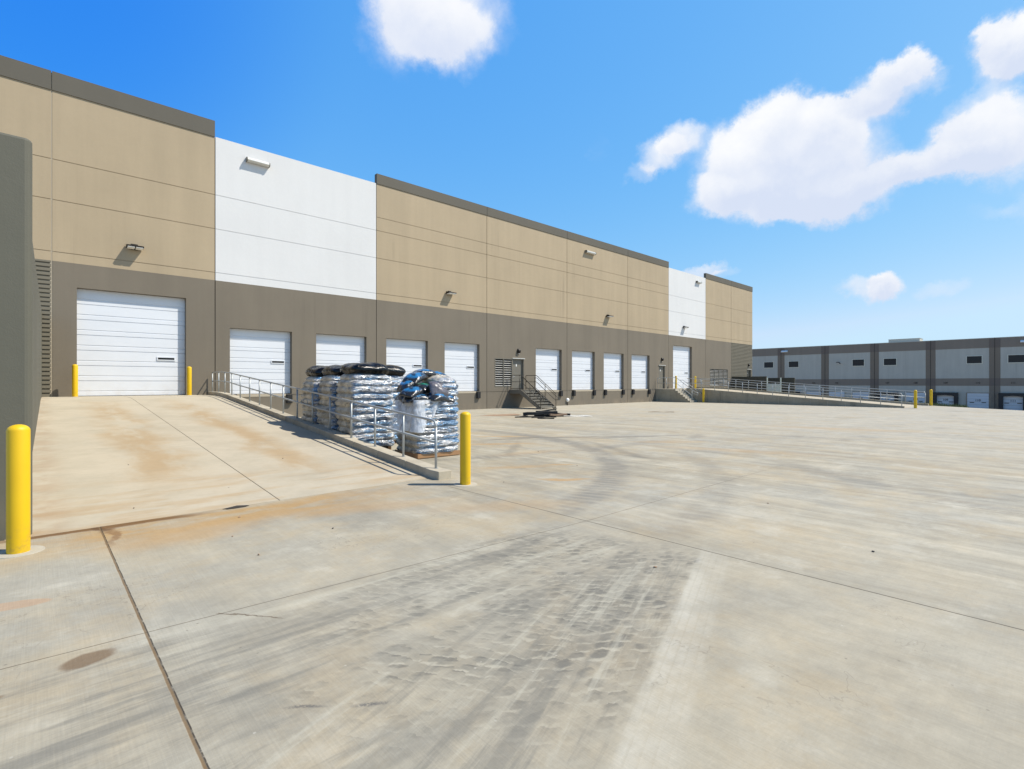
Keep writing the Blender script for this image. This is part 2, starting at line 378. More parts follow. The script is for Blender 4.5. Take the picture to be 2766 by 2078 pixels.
    for yy, w, a in ((4.306, .004, .9), (-.4, .006, .6)):
        q = s.mul(s.band(s.add(Yj, s.mul(s.math('MINIMUM', X, 5.0), .0492)), yy, w, .004), s.mr(X, 13, 8)); c = s.mix(s.mul(q, a), c, (.085, .065, .04)); hj = s.sub(hj, q)
    # ---- fine grain ------------------------------------------------------
    sgn = s.noise(s.mapping(P, (95, 2.2, 1)), 1, 2, .5); sgn2 = s.noise(s.mapping(P, (2.2, 95, 1)), 1, 2, .5)
    near = s.mr(X, .4, .9, 1, .35)
    k = s.add(.86, s.add(s.mul(fine, .19), s.add(s.mul(grit, .12), s.add(s.mul(s.sub(sgn, .5), .20), s.mul(s.mul(s.sub(sgn2, .5), .24), near)))))
    c = s.mix(1, c, s.comb(s.mul(k, .955), s.mul(k, .945), s.mul(k, .89)), 'MULTIPLY')
    hl = s.math('ABSOLUTE', s.sub(s.noise(s.mapping(P, loc=(3, 50, 0)), .9, 5, .6, .4), .5))
    hl = s.mul(s.mr(hl, .0012, .0030, 1, 0), s.mr(s.noise(s.mapping(P, loc=(60, 5, 0)), .35, 3), .52, .60))
    c = s.mix(s.mul(hl, .28), c, (.12, .10, .08))
    sp2 = s.mul(s.mr(s.vor(P, 6.5, 'F1'), .03, .07, 1, 0), s.mr(s.noise(s.mapping(P, loc=(6, 15, 0)), 1.1, 4), .47, .62))
    c = s.mix(s.mul(sp2, .55), c, (.13, .115, .095))
    sp3 = s.mul(s.mr(s.vor(s.mapping(P, loc=(3.3, 1.7, 0)), 9, 'F1'), .04, .09, 1, 0), s.mr(s.noise(s.mapping(P, loc=(26, 5, 0)), 1.6, 4), .5, .64))
    c = s.mix(s.mul(sp3, .5), c, (.52, .49, .42))
    g2 = s.noise(P, 26, 4, .75); kk = s.add(.90, s.mul(g2, .20)); c = s.mix(1, c, s.comb(kk, kk, kk), 'MULTIPLY')
    speck = s.mul(s.mr(s.vor(P, 1.1, 'F1'), .008, .018, 1, 0), s.mr(Y, 0, 20, 1, 1))
    c = s.mix(s.mul(speck, .85), c, (.05, .04, .03))
    h = s.add(s.add(s.mul(fine, .6), s.mul(grit, .35)), s.add(s.mul(sgn, .45), s.mul(s.mul(sgn2, .45), near)))
    h = s.add(h, s.mul(hj, 1.5))
    nr = s.bump(h, .30, .006)
    return s.out(s.bsdf(Base_Color=c, Roughness=.8, Normal=nr, Specular_IOR_Level=.3))
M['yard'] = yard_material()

def ramp_material(x0, x1, joint, amt):
    s = NT('ramp_concrete'); P = s.geo(); X, Y, Z = s.sep(P)
    wob = s.noise(P, .55, 5, .65, col=True); wx, wy, _ = s.sep(wob)
    Xd = s.add(X, s.mul(s.sub(wx, .5), 1.5)); Yd = s.add(Y, s.mul(s.sub(wy, .5), 3))
    mid = s.noise(P, .8, 6, .65); fine = s.noise(P, 9, 5, .7); grit = s.noise(P, 80, 3, .7)
    c = s.mix(s.mr(mid, .4, .65), (.47, .435, .365), (.42, .39, .325))
    c = s.mix(s.mul(s.mr(s.noise(P, .45, 5, .6), .5, .7), .4), c, (.38, .365, .32))
    for cx, hw, a in ((x0+1.65, .42, .62), (x0+3.75, .38, .62)):
        m = s.mul(s.band(Xd, cx, hw, .35), s.mul(s.mr(Yd, 8.3, 10.5), s.mr(Yd, 24.5, 19)))
        m = s.mul(m, s.mr(s.noise(s.mapping(P, (1, .35, 1)), 1.4, 4, .6), .32, .6))
        c = s.mix(s.mul(m, a*amt), c, (.36, .245, .12))
    lo = s.mul(s.mr(Yd, 10.6, 8.6), s.mr(s.noise(s.mapping(P, (.5, 2, 1)), 1, 5, .6), .45, .62))
    c = s.mix(s.mul(lo, .5*amt), c, (.38, .27, .15))
    edge = s.mul(s.mr(X, x0+.45, x0+.08), s.mr(s.noise(P, 2, 5, .6), .35, .6))
    c = s.mix(s.mul(edge, .35*amt), c, (.3, .2, .12))
    st = s.noise(s.mapping(P, (.7, 3.5, 1)), 1, 5, .65)
    c = s.mix(s.mul(s.mr(st, .56, .7), .28), c, (.26, .245, .205))
    j = s.band(s.add(X, s.mul(s.sub(fine, .5), .01)), joint, .008, .004)
    c = s.mix(s.mul(j, .85), c, (.06, .05, .035))
    brm = s.noise(s.mapping(P, (2.5, 80, 1)), 1, 2, .5)
    k = s.add(.86, s.add(s.mul(fine, .15), s.add(s.mul(grit, .08), s.mul(s.sub(brm, .5), .13))))
    c = s.mix(1, c, s.comb(s.mul(k, 1.0), s.mul(k, .955), s.mul(k, .875)), 'MULTIPLY')
    c = s.mix(s.mul(s.mr(s.vor(P, 1.3, 'F1'), .01, .02, 1, 0), .8), c, (.06, .05, .04))
    h = s.add(s.add(s.mul(fine, .6), s.mul(grit, .35)), s.sub(s.mul(brm, .6), s.mul(j, 1.5)))
    return s.out(s.bsdf(Base_Color=c, Roughness=.82, Normal=s.bump(h, .25, .005), Specular_IOR_Level=.3))
M['ramp1'] = ramp_material(0, 5.2, 2.6, 1); M['ramp2'] = ramp_material(44.3, 50, 47.2, .5)

def m_wrap(name, blue):
    s = NT(name); P = s.geo()
    ny = s.sep(s.n('ShaderNodeNewGeometry').outputs['True Normal'])[1]
    prt = s.mr(s.math('ABSOLUTE', ny), .25, .6)      # the printed long sides of the sacks; clear film ends, ramp bounce painted in
    a = s.noise(s.mapping(P, (1.3, 1.3, 8)), 1.0, 5, .7, 1.2); b = s.noise(s.mapping(P, (5, 5, 22), loc=(3, 9, 1)), 1, 4, .7)
    silver = s.mix(s.mr(b, .40, .60), (.84, .84, .84), (.33, .34, .36))
    ends = s.mix(s.mr(s.noise(s.mapping(P, (3, 3, 2.5), loc=(1, 5, 1)), 1, 5, .65), .4, .62), (.60, .545, .44), (.33, .30, .245))  # tan end colour stands in for warm light off the ramp
    ends = s.mix(s.mul(s.mr(s.noise(s.mapping(P, (6, 2, 6), loc=(9, 5, 1)), 1, 4, .65), .56, .62), .7), ends, (.09, .09, .09))
    c = s.mix(s.mul(s.mr(a, .49, .56), blue), silver, (.04, .24, .50))
    c = s.mix(s.mul(s.mr(s.noise(s.mapping(P, (2.5, 2.5, 17), loc=(5, 2, 8)), 1, 5, .75), .54, .62), .9), c, (.03, .035, .045))
    pr = s.mul(s.mr(s.noise(s.mapping(P, (55, 55, 6)), 1, 1, .5), .52, .58), s.mr(s.noise(s.mapping(P, (.9, .9, 7), loc=(2, 2, 5)), 1, 3, .6), .48, .54))
    c = s.mix(s.mul(pr, .7), c, (.07, .10, .17))
    c = s.mix(prt, ends, c)
    w = s.add(s.noise(s.mapping(P, (5, 5, 30)), 1, 4, .7, 1.0), s.mul(s.noise(s.mapping(P, (24, 24, 9), rot=(.5, .3, 0)), 1, 4, .7, .8), .45))
    n1 = s.bump(s.mul(w, s.add(.35, s.mul(prt, .65))), 1.0, .045)
    return s.out(s.bsdf(Base_Color=c, Metallic=s.mul(prt, .45), Roughness=s.add(.40, s.mul(prt, -.14)), Coat_Weight=s.add(.12, s.mul(prt, .4)), Coat_Roughness=.08, Normal=n1))
M['wrap'] = m_wrap('stretch_film_over_sacks', .75)
def m_film_black():
    s = NT('black_top_sheet'); P = s.geo()
    w = s.add(s.noise(s.mapping(P, (16, 16, 3)), 1, 3, .6, 1.0), s.mul(s.noise(P, 5, 3, .6), .7))
    return s.out(s.bsdf(Base_Color=(.004, .004, .004), Roughness=.15, Specular_IOR_Level=.35, Normal=s.bump(w, .5, .03)))
M['blacktop'] = m_film_black()
def m_sack(name, a, b, thr):
    s = NT(name); P = s.pos(); Z = s.sep(P)[2]
    f = s.mr(s.add(Z, s.mul(s.sub(s.noise(P, 5, 4, .6), .5), .10)), thr-.015, thr+.015)
    c = s.mix(f, b, a)
    c = s.mix(s.mul(s.mr(s.noise(P, 4, 4, .7), .44, .52), .8), c, b); c = s.mix(s.mul(s.mr(s.noise(P, 9, 4, .7), .6, .68), .4), c, (.45, .52, .6))
    w = s.noise(s.mapping(P, (9, 9, 9)), 1, 4, .65, 1.2)
    return s.out(s.bsdf(Base_Color=c, Roughness=.22, Coat_Weight=.4, Normal=s.bump(w, .5, .025)))
M['sackblue'] = m_sack('blue_and_charcoal_sack', (.025, .16, .36), (.022, .023, .026), .125)
M['sackgreen'] = m_sack('green_and_charcoal_sack', (.01, .15, .08), (.022, .024, .028), .135)
M['sackgrey'] = m_sack('clear_sack_of_grey_filling', (.13, .12, .135), (.07, .062, .07), .03)
def m_clear():
    s = NT('clear_torn_film'); P = s.geo()
    w = s.add(s.noise(s.mapping(P, (8, 8, 3)), 1, 4, .65, 1.5), s.noise(P, 3, 3))
    b = s.bsdf(Base_Color=(.78, .82, .88), Roughness=.16, Coat_Weight=.6, Normal=s.bump(w, .8, .04))
    t = s.n('ShaderNodeBsdfTransparent').outputs[0]
    m = s.n('ShaderNodeMixShader'); s.put(m.inputs[0], s.mr(s.noise(P, 6, 4, .7), .3, .7, .36, .72)); s.t.links.new(t, m.inputs[1]); s.t.links.new(b, m.inputs[2])
    return s.out(m.outputs[0])
M['clear'] = m_clear()
# far building
M['fgrey'] = paint('pale_grey_wall_paint', (.40, .385, .335), .05, streak=.1)
M['fbrown'] = paint('taupe_band_paint', (.20, .165, .13), .05)
M['fbrown2'] = paint('brown_pilaster_paint', (.175, .14, .105), .05)
M['fdark'] = paint('dark_brown_crossing_paint', (.135, .105, .085), .05)
M['fdoor'] = plain('grey_dock_door_steel', (.50, .53, .56), .5)
M['fframe'] = plain('window_surround', (.55, .53, .44), .6)
M['encl'] = paint('dark_green_screen_wall', (.050, .048, .035), .05)
M['gate'] = plain('pale_green_gate_steel', (.48, .54, .50), .5, .1, var=.2)
M['grass'] = plain('verge_grass', (.06, .085, .03), .9, var=.6, scale=3, bump=.6)
M['soil'] = plain('dry_ground', (.33, .28, .2), .9, var=.4, scale=.4)

# ------------------------------------------------------------------ ground
def gz(x, y):
    x0 = min(51.5, 42.3 + .95*max(y, -8) if y < 9.5 else 51.5)
    d = max(0.0, x - x0)
    drop = .066*(d - 3*(1-math.exp(-d/3)))
    return -min(drop, 4.2)
def ground():
    xs = [-400, -200, -80, -40, -20, -10] + [i for i in range(-6, 40, 3)] + [40+.75*i for i in range(0, 56)] + [84+3*i for i in range(0, 13)] + [130, 160, 220, 400, 900]
    ys = [-400, -200, -80, -40, -20] + [-14+1.5*i for i in range(0, 30)] + [32, 40, 60, 90, 140, 250, 600]
    bm = BM(); V = [[bm.verts.new((x, y, gz(x, y))) for y in ys] for x in xs]
    for i in range(len(xs)-1):
        for j in range(len(ys)-1):
            bm.faces.new((V[i][j], V[i+1][j], V[i+1][j+1], V[i][j+1]))
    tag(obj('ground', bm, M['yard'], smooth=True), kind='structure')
ground()

# ------------------------------------------------------------------ ramps
def hz(y):
    """ramp surface height: 1 in 14 with an eased crest"""
    z = DK*(y-7.8)/16.2
    if y > 22.2:
        t = min(1, (y-22.2)/3.0); z0 = DK*(22.2-7.8)/16.2; z = z0+(DK-z0)*(1-(1-t)**2)
    return max(z, 0)
SKEW = .027
def skew(bm, lim=-1e9):
    for v in bm.verts:
        if v.co.x > lim: v.co.x += SKEW*(max(v.co.y, 7.5)-7.9)
    return bm
def ramp(x0, x1, mat, sk=False):
    bm = BM()
    ys = [7.8+.4*i for i in range(0, 36)] + [22.2, 22.6, 23, 23.4, 23.8, 24.2, 24.6, 25.2, YF+.2]
    ys = sorted(set(round(y, 3) for y in ys if y <= YF+.2))
    pts = [(y, hz(y)+.004) for y in ys] + [(YF+.2, -.5), (7.8, -.5)]
    prism(bm, pts, x0, x1, 0)
    if sk: skew(bm, 2)
    return tag(obj('ramp', bm, mat), kind='structure')
ramp(-.25, 5.36, M['ramp1'], True)
ramp(44.0, 50.45, M['ramp2'])

def kerb_wall(x0, x1, y0, y1, label_mat, top=.15):
    """upstand along a ramp edge with tooled joints; reaches the ground outside"""
    bm = BM(); y = y0; seg = 1.17
    while y < y1-.05:
        e = min(y+seg, y1)
        a, b = (y+.007 if y > y0 else y), (e-.007 if e < y1 else e)
        pts = [(a, -.3), (b, -.3)]
        n = 4
        for i in range(n, -1, -1):
            q = a+(b-a)*i/n; pts.append((q, hz(q)+top))
        prism(bm, pts, x0, x1, 0); y = e
        if e < y1: # recessed core bridging the tooled joint
            prism(bm, [(a+.3, -.3), (e+.3, -.3), (e+.3, hz(e+.3)+top-.012), (e-.3, hz(e-.3)+top-.012)], x0+.012, x1-.012, 0) if e+.3 < y1 else None
    return bm
k1 = obj('kerb', skew(kerb_wall(5.20, 5.48, 7.52, YF-.01, None, .15)), M['kerb'], bev=.012)
tag(k1, kind='structure')
k2 = obj('kerb', kerb_wall(44.0-.003, 44.28, 7.8, 24.0, None, .12), M['conc'], bev=.012); tag(k2, kind='structure')
k3 = obj('kerb', kerb_wall(50.22, 50.5, 7.4, 26.4, None, .15), M['conc'], bev=.012); tag(k3, kind='structure')

# ------------------------------------------------------------------ warehouse
WH = thing('warehouse', (30, YF, 0), 'long beige, white and taupe tilt-up warehouse with a row of white dock doors', 'warehouse')
doors = [(6.61, 9.42), (10.64, 13.45), (14.67, 17.47), (18.71, 21.50), (26.78, 29.60), (30.81, 33.65), (34.85, 37.67), (38.88, 41.75)]
BIG = [(1.18, 4.86), (45.92, 49.62)]
opens = [(a, b, DK, 4.28) for a, b in doors] + [(BIG[0][0], BIG[0][1], DK-.1, 5.46), (BIG[1][0], BIG[1][1], DK-.1, 5.46)]
man = [(24.48, 25.56, DK+.02, 3.42), (43.34, 44.42, DK+.02, 3.38), (62.95, 64.05, DK+.02, 3.36)]
louv = [(22.83, 24.44, 1.48, 3.42), (53.55, 57.80, 1.40, 3.30)]
cuts = opens + man + louv
def panel(x0, x1, top, upper, grooves, ribbed=False, zb=-.6, name='wall_panel', label=None):
    bm = BM()
    g = .017
    X = {x0+g, x1-g}; Zs = {zb, 6.40, top}
    my = [c for c in cuts if c[0] > x0 and c[1] < x1]
    for c in my: X |= {c[0], c[1]}; Zs |= {c[2], c[3]}
    gr = []
    for r in grooves: gr.append((r-.014, r+.014, .02))
    if ribbed:
        z = 0.3
        while z < 6.3: gr.append((z, z+.055, .05)); z += .166
    for a, b, _ in gr: Zs |= {a, b}
    X = sorted(X); Zs = sorted(Zs)
    # drop near-coincident rows
    ZZ = [Zs[0]]
    for z in Zs[1:]:
        if z-ZZ[-1] > 1e-4: ZZ.append(z)
    Zs = ZZ
    def dep(z):
        for a, b, d in gr:
            if a-1e-5 < z < b+1e-5: return d
        return 0.0
    def hole(x, z):
        return any(c[0] < x < c[1] and c[2] < z < c[3] for c in my)
    cache = {}
    def V(x, y, z):
        k = (round(x, 4), round(y, 4), round(z, 4))
        if k not in cache: cache[k] = bm.verts.new(k)
        return cache[k]
    def F(ps, mi=0):
        try: bm.faces.new([V(*p) for p in ps]).material_index = mi
        except ValueError: pass
    nx, nz = len(X)-1, len(Zs)-1
    D = .27
    for j in range(nz):
        z0, z1 = Zs[j], Zs[j+1]; zm = (z0+z1)/2; d = dep(zm); mi = 1 if zm < 6.4 else 0
        if d and d < .02 and zm > 1.6: mi2 = mi
        else: mi2 = mi
        dn = dep((Zs[j+1]+Zs[j+2])/2) if j+2 < len(Zs) else 0
        for i in range(nx):
            a, b = X[i], X[i+1]; xm = (a+b)/2
            h = hole(xm, zm)
            if not h:
                F(((a, YF+d, z0), (b, YF+d, z0), (b, YF+d, z1), (a, YF+d, z1)), mi2)
            if j+2 < len(Zs) and abs(dn-d) > 1e-5:
                F(((a, YF+d, z1), (b, YF+d, z1), (b, YF+dn, z1), (a, YF+dn, z1)), mi2)
            # jambs
            if i+1 < nx and h != hole((X[i+1]+X[i+2])/2, zm):
                F(((b, YF+d, z0), (b, YF+D, z0), (b, YF+D, z1), (b, YF+d, z1)), mi)
            if j+1 < nz and h != hole(xm, (Zs[j+1]+Zs[j+2])/2):
                F(((a, YF, z1), (b, YF, z1), (b, YF+D, z1), (a, YF+D, z1)), mi)
        for x in (X[0], X[-1]):
            F(((x, YF+d, z0), (x, YF+.2, z0), (x, YF+.2, z1), (x, YF+d, z1)), mi)
    F(((X[0], YF, top), (X[-1], YF, top), (X[-1], YF+.2, top), (X[0], YF+.2, top)), 0)
    F(((X[0], YF+.2, 12.2), (X[-1], YF+.2, 12.2), (X[-1], YF+.2, top), (X[0], YF+.2, top)), 0)
    bmesh.ops.recalc_face_normals(bm, faces=bm.faces)
    o = obj(name, bm, [upper, M['rib'] if ribbed else M['grey']], WH)
    if label: o['label'] = label
    return o
G3 = (10.30, 8.75, 6.76); G4 = (11.05, 10.30, 8.75, 6.76); DL = (1.14,)
spec = [(-9.0, .44, 12.92, 'beige', G3, True, 13.65), (.44, 6.00, 12.92, 'beige', G3, False, 13.65), (6.00, 14.05, 12.94, 'white', G3+DL, False, 0),
        (14.05, 22.13, 12.92, 'beige', G4+DL, False, 13.49), (22.13, 30.21, 12.92, 'beige', G4+DL, False, 13.49), (30.21, 38.28, 12.92, 'beige', G4+DL, False, 13.49),
        (38.28, 45.09, 12.92, 'beige', G4+DL, False, 13.49), (45.09, 52.57, 12.94, 'white', G3, False, 0), (52.57, 58.68, 12.92, 'beige', G3, False, 13.49), (58.68, 64.50, 12.92, 'beige', G3, True, 13.49)]
for x0, x1, top, mt, g, rib, cap in spec:
    panel(x0, x1, top, M[mt], g, rib, zb=-3.2 if x0 > 50 else -.6, label='wall panel with white upper half' if mt == 'white' else ('wall panel with horizontally ribbed lower half' if rib else None))
    if cap:
        bm = BM(); box(bm, x0+.012, x1-.012, YF-.035, YF+.22, 12.925, cap)
        obj('parapet_cap', bm, M['cap'], WH)
bm = BM()
for x0, *_ in spec[1:]:
    bm2 = BM(); box(bm2, x0-.05, x0+.05, YF+.03 if x0 > 1 else YF+.012, YF+.09, -.6, {.44: 13.6, 22.13: 13.44, 30.21: 13.44, 38.28: 13.44, 58.68: 13.44}.get(x0, 12.9))
    obj('panel_joint', bm2, M['joint'] if x0 > 1 else M['seal_pale'], WH)
bm.free()
bm = BM(); box(bm, -9, 64.3, YF+.26, 70, 12.1, 12.3); obj('roof', bm, M['roof'], WH)
bm = BM(); box(bm, 64.30, 64.5, YF+.23, 70, -3.2, 12.9); obj('side_wall', bm, M['beige'], WH)
bm = BM(); box(bm, -9.2, -9.01, YF, 70, -.6, 12.9); obj('side_wall', bm, M['beige'], WH)
bm = BM(); box(bm, -9, 64.3, 70.01, 70.2, -3.2, 12.9); obj('back_wall', bm, M['beige'], WH)
bm = BM(); box(bm, -8.9, 64.2, YF+.6, YF+.7, -.5, 12.0); obj('inner_lining', bm, M['joint'], WH)

def sect_door(x0, x1, z0, z1, sec):
    """sectional overhead door: profiled skin extruded along its width"""
    bm = BM(); y = YF+.245
    prof = []; z = z0
    while z < z1-.02:
        t = min(z+sec, z1)
        prof += [(y+.03, z), (y+.03, z+.012), (y, z+.020), (y, z+sec*.33-.022), (y+.018, z+sec*.33-.008), (y+.018, z+sec*.33+.008), (y, z+sec*.33+.022), (y, t-.008), (y+.03, t)]
        z = t
    prof = [(a, min(b, z1)) for a, b in prof]
    A = [bm.verts.new((x0, a, b)) for a, b in prof]; B = [bm.verts.new((x1, a, b)) for a, b in prof]
    for i in range(len(prof)-1):
        if prof[i+1][1]-prof[i][1] < 1e-5 and abs(prof[i+1][0]-prof[i][0]) < 1e-5: continue
        bm.faces.new((A[i], B[i], B[i+1], A[i+1]))
    bmesh.ops.remove_doubles(bm, verts=bm.verts, dist=1e-5)
    return bm
def vision(par, xa, xb, z):
    bm = BM()
    box(bm, xa-.035, xb+.035, YF+.215, YF+.25, z-.08, z-.045); box(bm, xa-.035, xb+.035, YF+.215, YF+.25, z+.045, z+.08)
    box(bm, xa-.035, xa, YF+.215, YF+.25, z-.045, z+.045); box(bm, xb, xb+.035, YF+.215, YF+.25, z-.045, z+.045)
    obj('window_frame', bm, M['door'], par)
    bm = BM(); box(bm, xa+.001, xb-.001, YF+.235, YF+.25, z-.044, z+.044); obj('window_pane', bm, M['glass'], par)
for i, (a, b) in enumerate(doors):
    d = obj('dock_door', sect_door(a+.002, b-.002, DK+.01, 4.28, .515), M['door'], WH)
    vision(d, a+1.93, a+2.50, 2.76)
    for xa in (a+.02, b-.27):
        bm = BM()
        for k in range(4): box(bm, xa+.062*k, xa+.062*k+.055, YF-.16, YF-.003, .74, 1.13)
        box(bm, xa-.012, xa+.256, YF-.13, YF-.003, .72, .74); box(bm, xa-.012, xa+.256, YF-.13, YF-.003, 1.13, 1.15)
        obj('dock_bumper', bm, M['black'], WH)
    bm = BM(); box(bm, a+.30, b-.30, YF-.012, YF+.24, 1.06, DK+.006); obj('dock_sill', bm, M['seal_pale'], WH)
for i, (a, b) in enumerate(BIG):
    d = obj('drive_in_door', sect_door(a+.002, b-.002, DK+.006, 5.46, .611), M['door'], WH)
    vision(d, a+2.68, a+3.28, 2.77)
def man_door(a, b, z0, z1, mat):
    bm = BM()
    box(bm, a+.05, b-.05, YF+.13, YF+.17, z0, z1-.05)
    d = obj('personnel_door', bm, mat, WH)
    bm = BM(); box(bm, a+.001, a+.05, YF+.02, YF+.2, z0, z1-.001); box(bm, b-.05, b-.001, YF+.02, YF+.2, z0, z1-.001); box(bm, a+.05, b-.05, YF+.02, YF+.2, z1-.05, z1-.001)
    obj('door_frame', bm, mat, d)
    bm = BM(); tube(bm, [(a+.14, YF+.13, z0+.98), (a+.14, YF+.07, z0+.98), (a+.27, YF+.07, z0+.98)], .012); box(bm, a+.10, a+.18, YF+.115, YF+.132, z0+.88, z0+1.08); obj('door_handle', bm, M['galv'], d)
    bm = BM(); box(bm, a-.06, b+.06, YF-.07, YF-.002, z1+.01, z1+.06); obj('drip_cap', bm, M['fixture'], d)
    bm = BM(); box(bm, a+.42, a+.50, YF+.118, YF+.131, z1-.52, z1-.36); obj('door_plate', bm, M['lens'], d)
for i, m_ in enumerate(man): man_door(*m_, M['greymetal'])
def louver(a, b, z0, z1, cols):
    bm = BM(); t = .05
    box(bm, a+.001, b-.001, YF-.015, YF+.15, z1-t, z1-.001); box(bm, a+.001, b-.001, YF-.015, YF+.15, z0+.001, z0+t)
    w = (b-a)/cols
    for c in range(cols+1):
        x = a+c*w; x = min(max(x, a+.001+t/2), b-.001-t/2); box(bm, x-t/2, x+t/2, YF-.012, YF+.15, z0+t, z1-t)
    fr = obj('louver_frame', bm, M['greymetal'], WH)
    bm = BM(); n = 12; h = (z1-z0-2*t)/n
    for c in range(cols):
        xa = a+c*w+t/2+.004; xb = a+(c+1)*w-t/2-.004
        for k in range(n):
            z = z0+t+k*h
            prism(bm, [(YF+.00, z+.012), (YF+.012, z), (YF+.10, z+h*.30), (YF+.09, z+h*.30+.012)], xa, xb, 0)
    obj('louver_slats', bm, M['fixture'], fr)
    bm = BM(); box(bm, a+.002, b-.002, YF+.16, YF+.2, z0, z1); obj('louver_backing', bm, M['black'], fr)
louver(*louv[0], 2); louver(*louv[1], 4)

# wall lamps
def wall_lamp(x, z, label):
    t = thing('wall_lamp', (x, YF, z), label, 'wall lamp', 'dark wall lamps high on the warehouse wall')
    bm = BM(); prism(bm, [(-.04, -.07), (-.36, -.045), (-.40, -.01), (-.40, .015), (-.04, .085)], -.29, .29, 0); obj('lamp_housing', bm, M['darkmetal'], t, local=True, bev=.015)
    bm = BM(); box(bm, -.12, .12, -.045, -.002, -.11, .13); obj('mounting_plate', bm, M['darkmetal'], t, local=True)
    for sx in (-.14, .14):
        bm = BM(); prism(bm, [(-.40, -.045), (-.38, -.08), (-.14, -.11), (-.12, -.06)], sx-.12, sx+.12, 0); obj('lens', bm, M['lens'], t, local=True)
for x, lb in ((3.01, 'dark wall lamp above the large drive-in door at the near ramp'), (19.06, 'dark wall lamp on the first beige panel right of the big white panel'),
              (35.4, 'dark wall lamp on the beige wall right of the steel stairs'), (48.0, 'dark wall lamp on the far white wall panel above the far ramp')):
    wall_lamp(x, 7.36, lb)
def strip_light(x, z, w, label):
    t = thing('strip_light', (x, YF, z), label, 'strip light', 'pale strip lights near the roofline')
    bm = BM(); prism(bm, [(-.02, -.09), (-.17, -.10), (-.24, -.03), (-.23, .05), (-.15, .10), (-.02, .10)], -w/2, w/2, 0); obj('housing', bm, M['fixture'], t, local=True, bev=.01)
    for sx in (-1, 1):
        bm = BM(); prism(bm, [(-.001, -.10), (-.18, -.11), (-.255, -.03), (-.245, .06), (-.15, .112), (-.001, .112)], sx*w/2-.015, sx*w/2+.015, 0); obj('end_plate', bm, M['greymetal'], t, local=True)
strip_light(7.80, 12.26, 1.0, 'pale strip light at the top of the near white wall panel')
strip_light(32.95, 12.28, 1.15, 'pale strip light near the roofline of a beige wall panel')
strip_light(50.85, 12.26, .8, 'pale strip light at the top of the far white wall panel')
def sconce(x, z, label):
    t = thing('door_light', (x, YF, z), label, 'door light', 'small dark lights over the personnel doors')
    bm = BM(); prism(bm, [(-.002, -.17), (-.09, -.17), (-.16, -.06), (-.17, .06), (-.10, .16), (-.002, .17)], -.11, .11, 0); obj('housing', bm, M['darkmetal'], t, local=True, bev=.03)
    bm = BM(); box(bm, -.07, .07, -.10, -.02, -.185, -.168); obj('lens', bm, M['lens'], t, local=True)
sconce(25.02, 3.97, 'small dark light above the door at the steel stairs')
sconce(43.85, 3.98, 'small dark light above the door at the concrete steps')
sconce(63.35, 3.90, 'small dark light on the ribbed corner panel at the far end')
t = thing('alarm_bell', (30.24, YF, .42), 'round white alarm bell low on the wall between two dock doors', 'bell')
bm = BM(); lathe(bm, [(0, .16), (.06, .155), (.12, .12), (.15, .07), (.155, .0), (.10, .0)], 0, 0, 24); bmesh.ops.rotate(bm, verts=bm.verts, cent=(0,0,0), matrix=Matrix.Rotation(R(90), 3, 'X')); obj('gong', bm, M['lens'], t, local=True, smooth=True)
bm = BM(); tube(bm, [(0, -.03, -.15), (0, -.03, -.44)], .022); obj('pipe', bm, M['darkmetal'], t, local=True)

# ------------------------------------------------------------------ left screen wall
SW = thing('screen_wall', (-.2, 8, 0), 'tall grey-brown concrete screen wall along the left side of the near ramp', 'wall')
bm = BM()
v = [(-.13, 8.22), (.165, YF-.012), (-.17, YF-.012), (-.46, 8.22)]
prism(bm, v, -.5, 4.40, 2); obj('wall_body', bm, M['pier'], SW, bev=.02)
bm = BM(); prism(bm, [(-.062, 7.83), (-.030, 7.90), (-.030, 8.22), (-.48, 8.22), (-.48, 7.83)], -.5, 4.42, 2); obj('end_pier', bm, M['pier'], SW, bev=.03)

# ------------------------------------------------------------------ bollards
def bollard_proto():
    t = thing('bollard', (0, 0, 0), 'x', 'bollard', 'yellow safety bollards')
    bm = BM(); r = .09; prof = [(r*.98, -.02), (r, .0), (r, 1.19)]
    prof += [(r*math.cos(R(a))*1.0, 1.19+.06*math.sin(R(a))) for a in (15, 30, 45, 60, 75)] + [(0, 1.25)]
    lathe(bm, prof, 0, 0, 32); o = obj('sleeve', bm, M['yellow'], t, local=True, smooth=True)
    e = o.modifiers.new('w', 'EDGE_SPLIT') ; e.split_angle = R(50)
    bm = BM(); lathe(bm, [(.0, .006), (.20, .006), (.205, -.01)], 0, 0, 30); obj('footing', bm, M['slabtop'], t, local=True)
    return t
pb = bollard_proto(); first = True
for (x, y, z, sc, lb) in ((-.13, 7.19, 0, 1.03, 'yellow bollard nearest the camera, at the grey wall by the foot of the ramp'),
        (5.31, 6.91, 0, .98, 'yellow bollard at the low end of the ramp railing'),
        (1.10, 25.9, DK+.004, 1.0, 'yellow bollard left of the large door at the top of the near ramp'),
        (4.88, 25.9, DK+.004, 1.0, 'yellow bollard right of the large door at the top of the near ramp'),
        (45.5, 25.9, DK+.004, 1.0, 'yellow bollard left of the door at the top of the far ramp'),
        (49.3, 25.9, DK+.004, 1.0, 'yellow bollard right of the door at the top of the far ramp'),
        (43.62, 22.15, 0, 1.0, 'yellow bollard at the foot of the concrete steps'),
        (44.2, 7.2, 0, 1.0, 'near one of two yellow bollards at the low end of the far ramp'),
        (50.0, 7.2, 0, 1.0, 'yellow bollard beyond the far ramp, rightmost of all')):
    b = pb if first else copy_tree(pb); first = False
    b.location = (x, y, z); b.scale = (1, 1, sc); b['label'] = lb
    if z: 
        pass

